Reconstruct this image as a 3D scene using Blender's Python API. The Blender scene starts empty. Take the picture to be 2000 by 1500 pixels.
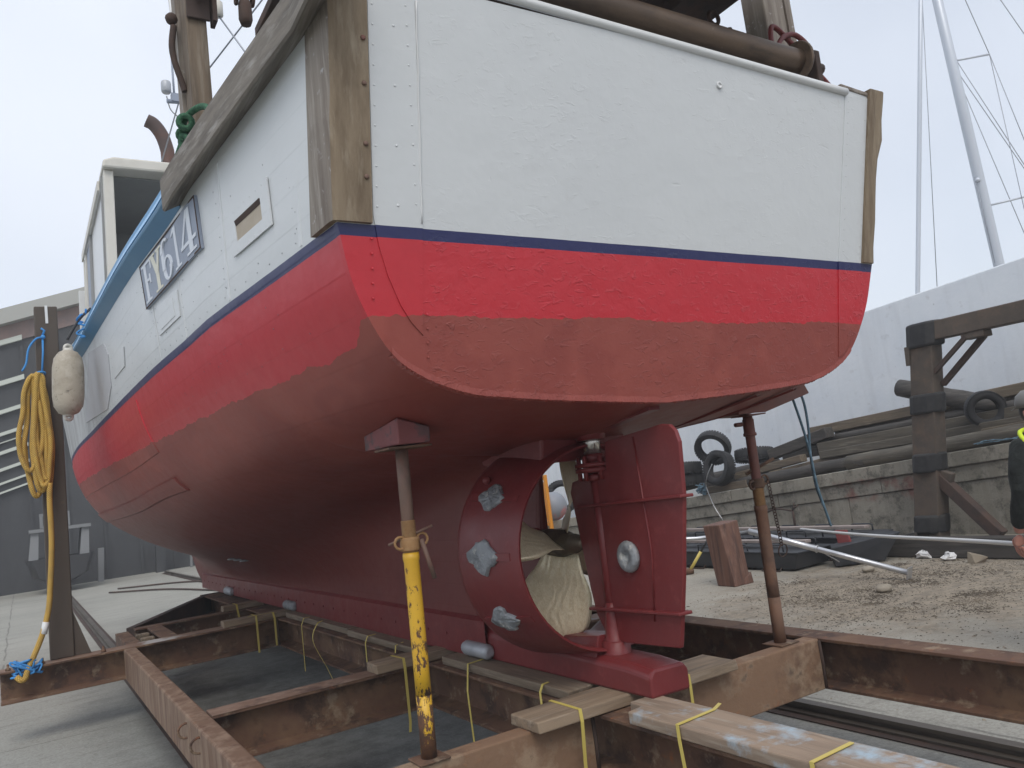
import bpy, math, random
from mathutils import Vector, Matrix
random.seed(7)
C = bpy.context.scene.collection
SC = bpy.context.scene
R = math.radians

# ------------------------------------------------------------------ camera
cam_d = bpy.data.cameras.new('camera')
cam = bpy.data.objects.new('camera', cam_d)
C.objects.link(cam)
yaw, pitch, roll = R(31.658), R(6.505), R(-7.406)
fwd = Vector((math.sin(yaw) * math.cos(pitch), math.cos(yaw) * math.cos(pitch), math.sin(pitch)))
rgt = Vector((math.cos(yaw), -math.sin(yaw), 0))
up = rgt.cross(fwd)
r2 = rgt * math.cos(roll) + up * math.sin(roll)
u2 = up * math.cos(roll) - rgt * math.sin(roll)
cam.matrix_world = Matrix(((r2.x, u2.x, -fwd.x, 0), (r2.y, u2.y, -fwd.y, 0), (r2.z, u2.z, -fwd.z, 1.65), (0, 0, 0, 1)))
cam_d.sensor_width = 36
cam_d.lens = 1594.57 * 36 / 2000
cam_d.clip_start = 0.05
cam_d.clip_end = 2000
SC.camera = cam

# ------------------------------------------------------------------ sky, sun, exposure
world = bpy.data.worlds.new('World')
SC.world = world
world.use_nodes = True
wn, wl = world.node_tree.nodes, world.node_tree.links
for n in list(wn):
    wn.remove(n)
sky = wn.new('ShaderNodeTexSky')
sky.sky_type = 'NISHITA'
sky.sun_disc = False
sky.sun_elevation = R(52)
sky.sun_rotation = R(206)
sky.air_density = 1.0
sky.dust_density = 3.0
SKY_MIX, SKY_PALE, SKY_STR = 0.80, (7.1, 7.55, 8.35, 1), 0.138
mix = wn.new('ShaderNodeMixRGB')
cl_t = wn.new('ShaderNodeTexCoord')
cl_n = wn.new('ShaderNodeTexNoise')                # slow, soft variation in the fog overhead, all round
cl_n.inputs['Scale'].default_value = 1.6
cl_n.inputs['Detail'].default_value = 4
cl_m = wn.new('ShaderNodeMapRange')
cl_m.inputs['From Min'].default_value = .3
cl_m.inputs['From Max'].default_value = .7
cl_m.inputs['To Min'].default_value = .62
cl_m.inputs['To Max'].default_value = .96
wl.new(cl_t.outputs['Generated'], cl_n.inputs['Vector'])
wl.new(cl_n.outputs['Fac'], cl_m.inputs['Value'])
wl.new(cl_m.outputs['Result'], mix.inputs[0])
mix.inputs[0].default_value = SKY_MIX          # an even overcast veil over the clear sky
mix.inputs[2].default_value = SKY_PALE
bg = wn.new('ShaderNodeBackground')
bg.inputs[1].default_value = SKY_STR
wo = wn.new('ShaderNodeOutputWorld')
wl.new(sky.outputs[0], mix.inputs[1])
wl.new(mix.outputs[0], bg.inputs[0])
wl.new(bg.outputs[0], wo.inputs[0])

sun_d = bpy.data.lights.new('sun', 'SUN')
sun_d.energy = 1.4
sun_d.angle = R(30)
sun_d.color = (1.0, 0.96, 0.90)
sun = bpy.data.objects.new('sun', sun_d)
C.objects.link(sun)
az, el = R(206), R(52)                          # clockwise from +Y
sdir = Vector((math.sin(az) * math.cos(el), math.cos(az) * math.cos(el), math.sin(el)))
sun.rotation_euler = sdir.to_track_quat('Z', 'Y').to_euler()

SC.view_settings.view_transform = 'Standard'
SC.view_settings.look = 'None'
SC.view_settings.exposure = 0.0
SC.view_settings.gamma = 1.0
SC.view_settings.use_curve_mapping = False
SC.cycles.use_denoising = True
SC.cycles.max_bounces = 8
SC.cycles.diffuse_bounces = 4
SC.cycles.caustics_reflective = False
SC.cycles.caustics_refractive = False

# ------------------------------------------------------------------ materials
def nodes(name):
    m = bpy.data.materials.new(name)
    m.use_nodes = True
    nt = m.node_tree
    b = nt.nodes['Principled BSDF']
    return m, nt, b

def tex_coord(nt, stretch=(1, 1, 1), rot=(0, 0, 0)):
    tc = nt.nodes.new('ShaderNodeTexCoord')
    mp = nt.nodes.new('ShaderNodeMapping')
    mp.inputs['Scale'].default_value = stretch
    mp.inputs['Rotation'].default_value = rot
    nt.links.new(tc.outputs['Object'], mp.inputs['Vector'])
    return mp.outputs['Vector']

def noise(nt, vec, scale, detail=4, rough=0.6, dist=0.0):
    n = nt.nodes.new('ShaderNodeTexNoise')
    n.inputs['Scale'].default_value = scale
    n.inputs['Detail'].default_value = detail
    n.inputs['Roughness'].default_value = rough
    n.inputs['Distortion'].default_value = dist
    nt.links.new(vec, n.inputs['Vector'])
    return n.outputs['Fac']

def ramp(nt, src, lo, hi):
    r = nt.nodes.new('ShaderNodeMapRange')
    r.inputs['From Min'].default_value = lo
    r.inputs['From Max'].default_value = hi
    nt.links.new(src, r.inputs['Value'])
    return r.outputs['Result']

def math_n(nt, op, a, b=None):
    n = nt.nodes.new('ShaderNodeMath')
    n.operation = op
    for i, v in enumerate((a, b)):
        if v is None:
            continue
        if isinstance(v, (int, float)):
            n.inputs[i].default_value = v
        else:
            nt.links.new(v, n.inputs[i])
    return n.outputs[0]

def mixc(nt, fac, a, b):
    n = nt.nodes.new('ShaderNodeMixRGB')
    for i, v in enumerate((fac, a, b)):
        if isinstance(v, (int, float)):
            n.inputs[i].default_value = v
        elif isinstance(v, tuple):
            n.inputs[i].default_value = (v[0], v[1], v[2], 1)
        else:
            nt.links.new(v, n.inputs[i])
    return n.outputs[0]

def bump(nt, height, strength, dist=0.01, prev=None):
    n = nt.nodes.new('ShaderNodeBump')
    n.inputs['Strength'].default_value = strength
    n.inputs['Distance'].default_value = dist
    nt.links.new(height, n.inputs['Height'])
    if prev is not None:
        nt.links.new(prev, n.inputs['Normal'])
    return n.outputs['Normal']

def mat(name, base, rough=0.6, metal=0.0, layers=(), bumps=(), stretch=(1, 1, 1), rvar=0.0, rot=(0, 0, 0)):
    """layers: (colour, scale, lo, hi, amount[, own stretch]); bumps: (scale, strength, distance[, own stretch])"""
    m, nt, b = nodes(name)
    vec = tex_coord(nt, stretch, rot)
    col = base
    for L in layers:
        v = tex_coord(nt, L[5], rot) if len(L) > 5 else vec
        f = math_n(nt, 'MULTIPLY', ramp(nt, noise(nt, v, L[1], 6, 0.65), L[2], L[3]), L[4])
        col = mixc(nt, f, col, L[0])
    if isinstance(col, tuple):
        b.inputs['Base Color'].default_value = (col[0], col[1], col[2], 1)
    else:
        nt.links.new(col, b.inputs['Base Color'])
    b.inputs['Metallic'].default_value = metal
    if rvar:
        f = ramp(nt, noise(nt, vec, 9, 5), 0.3, 0.7)
        v = math_n(nt, 'ADD', math_n(nt, 'MULTIPLY', f, rvar), rough - rvar / 2)
        nt.links.new(v, b.inputs['Roughness'])
    else:
        b.inputs['Roughness'].default_value = rough
    nrm = None
    for B in bumps:
        v = tex_coord(nt, B[3], rot) if len(B) > 3 else vec
        nrm = bump(nt, noise(nt, v, B[0], 5, 0.6), B[1], B[2], nrm)
    if nrm is not None:
        nt.links.new(nrm, b.inputs['Normal'])
    return m

def hull_paint(name, lumpy):
    """white topside, navy line, red band, brown antifouling: painted bands at fixed heights on the hull"""
    m, nt, b = nodes(name)
    tc = nt.nodes.new('ShaderNodeTexCoord')
    sp = nt.nodes.new('ShaderNodeSeparateXYZ')
    nt.links.new(tc.outputs['Object'], sp.inputs[0])
    vec = tex_coord(nt)
    x, y, z = sp.outputs
    zz = math_n(nt, 'SUBTRACT', z, math_n(nt, 'MULTIPLY', math_n(nt, 'SUBTRACT', y, 2.5), 0.005))
    # hand-cut edge between red and brown: wide steps plus brush raggedness
    w1 = math_n(nt, 'MULTIPLY', math_n(nt, 'SUBTRACT', noise(nt, tex_coord(nt, (1, 1, 0.1)), 2.6, 2), 0.5), 0.07)
    w2 = math_n(nt, 'MULTIPLY', math_n(nt, 'SUBTRACT', noise(nt, tex_coord(nt, (1, 1, 0.35)), 24, 3), 0.5), 0.03)
    # on the transom (y below 2.7) the edge sits higher than on the side
    stern = ramp(nt, y, 2.75, 2.6)
    edge = math_n(nt, 'ADD', math_n(nt, 'ADD', math_n(nt, 'MULTIPLY', stern, 0.075), 1.485), math_n(nt, 'ADD', w1, w2))
    brown_f = math_n(nt, 'LESS_THAN', zz, edge)
    wob = math_n(nt, 'MULTIPLY', math_n(nt, 'SUBTRACT', noise(nt, vec, 3, 2), 0.5), 0.006)
    zz2 = math_n(nt, 'ADD', zz, wob)
    red_f = math_n(nt, 'LESS_THAN', zz2, 1.827)
    navy_f = math_n(nt, 'LESS_THAN', zz2, 1.868)
    n1 = ramp(nt, noise(nt, vec, 1.3, 5), 0.35, 0.7)
    n2 = ramp(nt, noise(nt, vec, 11, 6, 0.7), 0.45, 0.75)
    white = mixc(nt, math_n(nt, 'MULTIPLY', n1, 0.5), (0.655, 0.675, 0.68), (0.60, 0.62, 0.63))
    # old stains and thin patches in the topside paint
    st = ramp(nt, noise(nt, tex_coord(nt, (1, 1, 0.45)), 1.7, 6, 0.7), 0.60, 0.78)
    white = mixc(nt, math_n(nt, 'MULTIPLY', st, 0.18), white, (0.50, 0.49, 0.47))
    run = ramp(nt, noise(nt, tex_coord(nt, (5, 5, .22)), 3.0, 5, .7), .66, .80)
    white = mixc(nt, math_n(nt, 'MULTIPLY', run, .22), white, (0.44, 0.39, 0.32))
    if not lumpy:
        bow = ramp(nt, y, 6.9, 8.6)
        ws = ramp(nt, noise(nt, tex_coord(nt, (2.2, 2.2, 0.35)), 3.2, 6, 0.75), 0.42, 0.62)
        white = mixc(nt, math_n(nt, 'MULTIPLY', math_n(nt, 'MULTIPLY', bow, ws), 0.8), white, (0.36, 0.35, 0.35))
    red = mixc(nt, math_n(nt, 'MULTIPLY', n2, 0.35), (0.56, 0.030, 0.044), (0.46, 0.026, 0.038))
    brown = mixc(nt, n1, (0.345, 0.076, 0.056), (0.27, 0.058, 0.045))
    pt = ramp(nt, noise(nt, tex_coord(nt, (1, .5, 1)), 1.9, 3), .50, .54)
    brown = mixc(nt, math_n(nt, 'MULTIPLY', pt, 0.35), brown, (0.21, 0.036, 0.030))
    scf = ramp(nt, noise(nt, tex_coord(nt, (2, .25, 2.5)), 7, 6, .8), .64, .72)
    brown = mixc(nt, math_n(nt, 'MULTIPLY', scf, 0.30), brown, (0.36, 0.15, 0.12))
    brown = mixc(nt, math_n(nt, 'MULTIPLY', n2, 0.35), brown, (0.34, 0.088, 0.066))
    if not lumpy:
        # lower bottom: redder coat, darkened to paint in the shade under the hull
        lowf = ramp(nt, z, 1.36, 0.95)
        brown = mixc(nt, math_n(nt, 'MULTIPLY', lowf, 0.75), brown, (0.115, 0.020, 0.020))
    navy = (0.022, 0.026, 0.105)
    col = mixc(nt, navy_f, white, navy)
    col = mixc(nt, red_f, col, red)
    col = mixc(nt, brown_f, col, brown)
    nt.links.new(col, b.inputs['Base Color'])
    rg = math_n(nt, 'ADD', math_n(nt, 'MULTIPLY', brown_f, 0.14), math_n(nt, 'ADD', math_n(nt, 'MULTIPLY', n2, 0.1), 0.33))
    nt.links.new(rg, b.inputs['Roughness'])
    if lumpy:
        # wrinkled old gel coat: short curled ridges, much stronger below the navy line than above it
        below = ramp(nt, zz, 1.87, 1.80)
        a = noise(nt, tex_coord(nt, (0.8, 1, 1.5)), 23, 5, 0.62, 1.2)
        a2 = math_n(nt, 'ADD', ramp(nt, a, 0.56, 0.70), math_n(nt, 'MULTIPLY', ramp(nt, noise(nt, vec, 13, 5, .65), .35, .65), .45))
        patch = ramp(nt, noise(nt, vec, 1.6, 3), 0.38, 0.62)
        edge_l = ramp(nt, x, -1.13, -1.07)
        amp = math_n(nt, 'ADD', math_n(nt, 'MULTIPLY', math_n(nt, 'MULTIPLY', patch, edge_l), 0.13), 0.02)
        amp = math_n(nt, 'ADD', amp, math_n(nt, 'MULTIPLY', math_n(nt, 'MULTIPLY', below, edge_l), math_n(nt, 'ADD', math_n(nt, 'MULTIPLY', patch, 0.26), 0.12)))
        h = math_n(nt, 'MULTIPLY', a2, amp)
        dent = ramp(nt, noise(nt, tex_coord(nt, (.7, 1, 1.6)), 6.5, 4, .6, .8), .66, .74)
        h = math_n(nt, 'SUBTRACT', h, math_n(nt, 'MULTIPLY', math_n(nt, 'MULTIPLY', dent, edge_l), .16))
        nr = bump(nt, h, 0.55, 0.012)
        nr = bump(nt, noise(nt, vec, 4.5, 3), 0.25, 0.02, nr)
        pits = ramp(nt, noise(nt, vec, 60, 2), 0.72, 0.78)
        nr = bump(nt, pits, -0.25, 0.004, nr)
    else:
        wv = nt.nodes.new('ShaderNodeTexWave')
        wv.bands_direction = 'Z'
        wv.wave_profile = 'SAW'
        wv.inputs['Scale'].default_value = 2.4
        wv.inputs['Distortion'].default_value = .8
        wv.inputs['Detail Scale'].default_value = .6
        nt.links.new(tex_coord(nt, (.05, .05, 1)), wv.inputs['Vector'])
        nr = bump(nt, ramp(nt, wv.outputs['Fac'], .0, .06), 0.14, 0.006)
        nr = bump(nt, noise(nt, vec, 3.2, 3), 0.22, 0.03, nr)
        nr = bump(nt, noise(nt, tex_coord(nt, (1, 0.25, 1.4)), 30, 4), 0.10, 0.006, nr)
        nr = bump(nt, ramp(nt, noise(nt, vec, 42, 2), 0.7, 0.78), -0.25, 0.004, nr)
    nt.links.new(nr, b.inputs['Normal'])
    return m

MT = {}
MT['hull'] = hull_paint('hull_paint', False)
MT['transom'] = hull_paint('transom_paint', True)
MT['antifoul'] = mat('antifouling_red', (0.190, 0.028, 0.029), 0.42, 0, [((0.15, 0.024, 0.026), 2.2, .35, .7, .8), ((0.30, 0.07, 0.065), 13, .55, .75, .45)], [(26, .22, .006), (5, .2, .01)], rvar=.15)
MT['white'] = mat('white_paint', (0.72, 0.73, 0.73), 0.35, 0, [((0.6, 0.6, 0.58), 2, .45, .75, .5), ((0.40, 0.37, 0.33), 9, .66, .75, .5)], [(8, .12, .006)])
MT['cream'] = mat('cream_paint', (0.66, 0.64, 0.58), 0.5, 0, [((0.5, 0.47, 0.40), 3, .5, .75, .6), ((0.30, 0.25, 0.20), 14, .68, .78, .6)], [(10, .15, .006)])
MT['greyin'] = mat('dull_grey_paint', (0.30, 0.31, 0.31), 0.7, 0, [((0.24, 0.24, 0.24), 1.5, .4, .7, .7)])
MT['blue'] = mat('light_blue_paint', (0.16, 0.42, 0.72), 0.3, 0, [((0.22, 0.50, 0.78), 3, .4, .7, .6), ((0.5, 0.6, 0.66), 22, .68, .78, .5)], [(12, .15, .006)])
MT['bluedk'] = mat('mid_blue_paint', (0.06, 0.20, 0.36), 0.35, 0, [((0.09, 0.25, 0.42), 3, .4, .7, .6)], [(12, .15, .006)])
def wood(name, base, dark, pale, axis, rough=.75, amt=1.0, paint=None):
    st = [12, 12, 12]
    st[axis] = 0.9
    st = tuple(st)
    L = [(dark, 1.6, .42, .68, .8 * amt, st), (pale, 2.8, .52, .72, .7 * amt, st), (dark, 3.0, .62, .78, .55 * amt, (1, 1, 1))]
    if paint:
        L.append((paint[0], paint[1], paint[2], paint[3], paint[4], (1, 1, 1)))
    return mat(name, base, rough, 0, L, [(2.0, .45, .006, st), (9, .25, .006, (1, 1, 1))])
MT['greywood_y'] = wood('weathered_timber_fore_aft', (0.205, 0.18, 0.15), (0.085, 0.072, 0.06), (0.40, 0.38, 0.35), 1)
MT['brownwood_z'] = wood('worn_brown_timber', (0.255, 0.195, 0.13), (0.13, 0.09, 0.055), (0.36, 0.30, 0.22), 2)
MT['greywood_z'] = wood('weathered_post_timber', (0.25, 0.215, 0.18), (0.12, 0.09, 0.07), (0.40, 0.37, 0.33), 2, paint=((0.6, 0.6, 0.62), 20, .60, .68, .5))
MT['darkpost_z'] = wood('dark_weathered_post', (0.175, 0.13, 0.088), (0.08, 0.058, 0.04), (0.27, 0.225, 0.17), 2)
MT['plank_x'] = wood('plank_wood_across', (0.29, 0.215, 0.145), (0.11, 0.08, 0.055), (0.43, 0.36, 0.28), 0)
MT['plank_y'] = wood('plank_wood_fore_aft', (0.24, 0.185, 0.13), (0.095, 0.07, 0.05), (0.38, 0.32, 0.25), 1)
MT['plank_paint'] = wood('plank_wood_with_blue_paint', (0.34, 0.255, 0.185), (0.15, 0.11, 0.08), (0.46, 0.40, 0.32), 1, paint=((0.42, 0.56, 0.66), 4.5, .52, .66, .8))
MT['darkwood_y'] = wood('old_dark_pile_timber', (0.065, 0.058, 0.052), (0.022, 0.020, 0.019), (0.13, 0.115, 0.10), 1)
MT['tanwood_y'] = wood('tan_pile_timber', (0.165, 0.128, 0.088), (0.09, 0.075, 0.06), (0.32, 0.27, 0.19), 1)
MT['greenwood_y'] = wood('green_grey_pile_timber', (0.125, 0.107, 0.082), (0.06, 0.055, 0.045), (0.25, 0.225, 0.175), 1)
MT['redwood_z'] = wood('block_of_red_brown_timber', (0.17, 0.085, 0.06), (0.06, 0.035, 0.03), (0.26, 0.16, 0.12), 2)
MT['gantrywood'] = mat('dark_rusted_gantry', (0.105, 0.082, 0.065), .85, 0, [((0.05, 0.042, 0.036), 2.4, .4, .7, .8), ((0.17, 0.11, 0.075), 6, .5, .75, .6)], [(14, .4, .01)])
MT['rust'] = mat('rusted_steel', (0.135, 0.072, 0.046), .85, 0, [((0.215, 0.130, 0.075), 2.6, .44, .62, .75), ((0.050, 0.030, 0.024), 4.6, .49, .62, .8), ((0.33, 0.25, 0.17), 8, .57, .67, .65), ((0.24, 0.23, 0.15), 1.6, .66, .74, .55), ((0.30, 0.10, 0.03), 17, .62, .75, .6)], [(30, .35, .006), (6, .3, .01)])
MT['rust_pale'] = mat('flaking_rusted_steel', (0.225, 0.135, 0.082), .85, 0, [((0.11, 0.062, 0.042), 2.3, .47, .60, .85), ((0.33, 0.235, 0.155), 4.5, .50, .60, .8), ((0.065, 0.04, 0.032), 9, .6, .7, .7), ((0.32, 0.12, 0.04), 12, .62, .75, .5)], [(24, .4, .008), (6, .4, .012)])
MT['rust_box'] = mat('streaked_rusted_box_steel', (0.175, 0.105, 0.068), .8, 0, [((0.29, 0.205, 0.145), 3.2, .44, .62, .8, (3, 3, .6)), ((0.11, 0.055, 0.035), 4.2, .52, .66, .8, (3, 3, .5)), ((0.33, 0.13, 0.05), 10, .62, .74, .5, (2, 2, .5)), ((0.40, 0.36, 0.33), 2, .60, .75, .4)], [(24, .3, .006)])
MT['rust_worn'] = mat('rusted_flange_with_whitish_wear', (0.19, 0.115, 0.08), .8, 0, [((0.30, 0.21, 0.16), 3.2, .42, .62, .8), ((0.08, 0.045, 0.035), 6, .52, .66, .8), ((0.50, 0.50, 0.50), 1.5, .56, .64, .75, (1, 1, 1))], [(26, .35, .006)])
MT['rust_dark'] = mat('dark_rust', (0.060, 0.040, 0.033), .85, 0, [((0.11, 0.06, 0.04), 4, .45, .7, .7), ((0.03, 0.022, 0.02), 9, .5, .7, .7)], [(26, .35, .006)])
MT['post'] = mat('dark_brown_painted_steel', (0.085, 0.066, 0.052), .7, 0, [((0.055, 0.045, 0.038), 2.0, .4, .7, .8, (1, 1, .4)), ((0.15, 0.10, 0.06), 9, .62, .75, .5)], [(18, .2, .005)])
MT['pipe'] = mat('worn_steel_roller', (0.105, 0.075, 0.055), .5, .35, [((0.20, 0.135, 0.09), 3, .42, .68, .8, (.5, 3, 3)), ((0.05, 0.04, 0.036), 8, .5, .7, .7, (.6, 2, 2)), ((0.30, 0.25, 0.2), 26, .66, .76, .5)], [(40, .2, .004)])
def yellow_prop():
    """yellow paint chipped to rust, worn away more towards the foot"""
    m, nt, b = nodes('chipped_yellow_paint')
    tc = nt.nodes.new('ShaderNodeTexCoord')
    sp = nt.nodes.new('ShaderNodeSeparateXYZ')
    nt.links.new(tc.outputs['Object'], sp.inputs[0])
    vec = tex_coord(nt)
    low = math_n(nt, 'ADD', math_n(nt, 'MULTIPLY', ramp(nt, sp.outputs[2], .30, .02), .16), math_n(nt, 'MULTIPLY', ramp(nt, sp.outputs[2], .70, .1), .03))
    n1 = math_n(nt, 'ADD', noise(nt, tex_coord(nt, (1, 1, .5)), 27, 7, .7), low)
    n2 = math_n(nt, 'ADD', noise(nt, tex_coord(nt, (1, 1, .6)), 9, 6, .75), low)
    yel = mixc(nt, ramp(nt, noise(nt, vec, 5, 5), .4, .7), (0.70, 0.42, 0.030), (0.60, 0.33, 0.03))
    rst = mixc(nt, ramp(nt, noise(nt, vec, 20, 5), .4, .65), (0.14, 0.065, 0.032), (0.06, 0.035, 0.026))
    f = math_n(nt, 'MAXIMUM', ramp(nt, n1, .575, .60), ramp(nt, n2, .585, .61))
    nt.links.new(mixc(nt, f, yel, rst), b.inputs['Base Color'])
    nt.links.new(math_n(nt, 'ADD', .4, math_n(nt, 'MULTIPLY', f, .4)), b.inputs['Roughness'])
    nr = bump(nt, math_n(nt, 'SUBTRACT', 1.0, f), .5, .002)
    nt.links.new(bump(nt, noise(nt, vec, 40, 4), .2, .003, nr), b.inputs['Normal'])
    return m
MT['yellow'] = yellow_prop()
MT['thread'] = mat('orange_rusted_thread', (0.36, 0.20, 0.085), .7, .1, [((0.20, 0.11, 0.055), 12, .45, .7, .7), ((0.46, 0.30, 0.14), 30, .5, .7, .5)])
MT['propsteel'] = mat('bare_worn_prop_steel', (0.165, 0.098, 0.072), .65, 0, [((0.26, 0.075, 0.065), 3.2, .50, .58, .8, (1, 1, .5)), ((0.08, 0.065, 0.055), 8, .5, .7, .6)], [(30, .25, .004)])
MT['exhaust'] = mat('sooty_rusted_exhaust', (0.085, 0.060, 0.055), .7, 0, [((0.16, 0.075, 0.055), 3, .45, .65, .8)], [(30, .3, .005)])
MT['proprust'] = mat('red_brown_prop_steel', (0.17, 0.095, 0.062), .75, 0, [((0.25, 0.11, 0.055), 3, .45, .7, .8), ((0.085, 0.05, 0.04), 8, .5, .68, .8), ((0.30, 0.20, 0.12), 14, .6, .75, .5)], [(30, .3, .005)])
MT['proptop'] = mat('dull_red_painted_steel', (0.20, 0.075, 0.055), .6, 0, [((0.12, 0.06, 0.05), 5, .45, .7, .8)], [(30, .2, .004)])
MT['zinc'] = mat('eroded_zinc', (0.33, 0.35, 0.37), .6, .25, [((0.17, 0.18, 0.19), 9, .45, .6, .8), ((0.62, 0.61, 0.56), 22, .55, .68, .8), ((0.30, 0.25, 0.17), 6, .6, .75, .5)], [(34, .8, .012), (12, .5, .015)])
MT['zinc_new'] = mat('clean_zinc', (0.47, 0.49, 0.52), .5, .35, [((0.36, 0.38, 0.41), 16, .45, .7, .7)], [(60, .25, .003)])
MT['alu'] = mat('galvanised_tube', (0.62, 0.63, 0.65), .35, .75, [((0.45, 0.46, 0.48), 5, .45, .7, .6)], [(50, .1, .002)])
MT['shinysteel'] = mat('bright_shaft_steel', (0.55, 0.52, 0.48), .25, .9)
MT['strap'] = mat('yellow_strapping', (0.62, 0.50, 0.13), .5)
MT['cord'] = mat('blue_cord', (0.05, 0.26, 0.60), .6, 0, [], [(90, .4, .003)])
MT['cord_pale'] = mat('grey_blue_cord', (0.10, 0.17, 0.22), .7, 0, [((0.20, 0.33, 0.42), 20, .5, .6, .8)], [(90, .4, .003)])
MT['greenrope'] = mat('green_rope_fibre', (0.022, 0.085, 0.045), .85, 0, [((0.06, 0.17, 0.09), 60, .45, .6, .8)], [(80, .6, .006)])
MT['orangepaint'] = mat('orange_paint', (0.70, 0.27, 0.02), .5)
MT['grille'] = mat('dark_plastic', (0.03, 0.03, 0.032), .5)
MT['tyre'] = mat('black_rubber', (0.020, 0.020, 0.022), .75, 0, [((0.055, 0.053, 0.05), 4, .45, .7, .7)], [(20, .25, .006)])
MT['redtube'] = mat('red_painted_tube', (0.17, 0.028, 0.025), .5, 0, [((0.09, 0.03, 0.025), 8, .5, .7, .6)], [(30, .15, .003)])
MT['skin'] = mat('skin', (0.52, 0.25, 0.19), .55, 0, [((0.45, 0.17, 0.13), 14, .4, .7, .5)], [(70, .15, .002)])
MT['black_cloth'] = mat('black_jacket_cloth', (0.014, 0.018, 0.017), .9, 0, [((0.03, 0.037, 0.033), 10, .45, .7, .8)], [(9, .8, .03), (60, .2, .003)])
MT['dark_cloth'] = mat('dark_trousers_cloth', (0.02, 0.022, 0.03), .9, 0, [], [(9, .6, .03)])
MT['hivis'] = mat('yellow_reflective_vest', (0.62, 0.78, 0.03), .6, 0, [], [(12, .4, .02)])
MT['greyvest'] = mat('grey_vest_band', (0.20, 0.20, 0.19), .6)
MT['boot'] = mat('black_boot', (0.015, 0.014, 0.013), .5)
MT['rubble'] = mat('rubble', (0.26, 0.22, 0.165), .9, 0, [((0.12, 0.09, 0.065), 2.5, .4, .7, .9)], [(20, .4, .01)])
MT['stone'] = mat('pale_stone', (0.34, 0.30, 0.24), .9, 0, [((0.22, 0.19, 0.15), 12, .4, .7, .7)], [(20, .4, .01)])
MT['litter'] = mat('crumpled_white_plastic', (0.72, 0.72, 0.72), .5)
MT['pontoon'] = mat('dark_blue_black_pontoon', (0.030, 0.033, 0.040), .5, 0, [((0.06, 0.062, 0.068), 2, .45, .7, .6), ((0.12, 0.10, 0.08), 8, .66, .78, .5)], [(10, .15, .006)])
MT['pontooncap'] = mat('faded_pontoon_rail', (0.32, 0.27, 0.25), .7, 0, [((0.2, 0.17, 0.15), 6, .45, .7, .7)])
MT['redboard'] = mat('faded_red_board', (0.24, 0.05, 0.05), .7, 0, [((0.42, 0.36, 0.30), 8, .6, .72, .6)])
MT['bluewall'] = mat('pale_blue_render', (0.80, 0.835, 0.87), .85, 0, [((0.68, 0.73, 0.79), .8, .4, .68, .8), ((0.74, 0.79, 0.83), 2.4, .5, .72, .6, (1, 1, .5)), ((0.40, 0.40, 0.40), 3.4, .60, .76, .55), ((0.55, 0.57, 0.60), 1.3, .50, .66, .25, (3, 3, .35)), ((0.50, 0.36, 0.20), 1.3, .70, .72, .7), ((0.25, 0.25, 0.26), 11, .68, .72, .6)], [(18, .2, .01), (3, .25, .02)])
MT['mastpaint'] = mat('pale_mast_alloy', (0.56, 0.60, 0.66), .4, .2)
MT['wire'] = mat('rigging_wire', (0.30, 0.32, 0.36), .4, .5)
MT['shedwall'] = mat('dark_shed_cladding', (0.050, 0.052, 0.056), .8, 0, [((0.075, 0.077, 0.08), .35, .4, .7, .7), ((0.035, 0.036, 0.04), 1.6, .5, .7, .6, (1, 1, .25))], [(3, .2, .02)])
MT['shedgrey'] = mat('dim_grey_paint', (0.20, 0.205, 0.21), .7)
MT['shedpale'] = mat('pale_shed_strip', (0.55, 0.58, 0.52), .6)
MT['shedroof'] = mat('shed_verge', (0.40, 0.40, 0.37), .7)
MT['shedband'] = mat('rusty_shed_band', (0.30, 0.20, 0.17), .8, 0, [((0.22, 0.17, 0.16), 1.2, .4, .65, .9), ((0.38, 0.22, 0.18), 2.5, .55, .7, .6)])
MT['plategrey'] = mat('grey_number_board', (0.27, 0.31, 0.39), .5, 0, [((0.33, 0.37, 0.45), 3, .4, .7, .5)])
MT['letter'] = mat('white_lettering', (0.70, 0.74, 0.80), .45, 0, [((0.60, 0.60, 0.55), 6, .55, .75, .4)])
MT['letter_y'] = mat('yellowed_lettering', (0.72, 0.70, 0.58), .45)
MT['beige'] = mat('beige_inner_bulwark', (0.42, 0.36, 0.28), .8, 0, [((0.10, 0.08, 0.06), 6, .60, .68, .9), ((0.55, 0.5, 0.44), 4, .45, .7, .5)])
MT['greypatch'] = mat('thin_grey_primer', (0.47, 0.47, 0.485), .6, 0, [((0.55, 0.56, 0.58), 3, .4, .7, .5), ((0.40, 0.36, 0.31), 5, .62, .75, .4)])
MT['fender'] = mat('grubby_white_fender', (0.46, 0.41, 0.33), .65, 0, [((0.30, 0.25, 0.19), 6, .42, .68, .8), ((0.60, 0.56, 0.48), 11, .5, .72, .7), ((0.10, 0.085, 0.07), 16, .60, .70, .75)], [(40, .3, .004)])
MT['fendertip'] = mat('fender_end_white', (0.60, 0.58, 0.52), .5, 0, [((0.3, 0.26, 0.2), 20, .6, .7, .6)])

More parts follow.
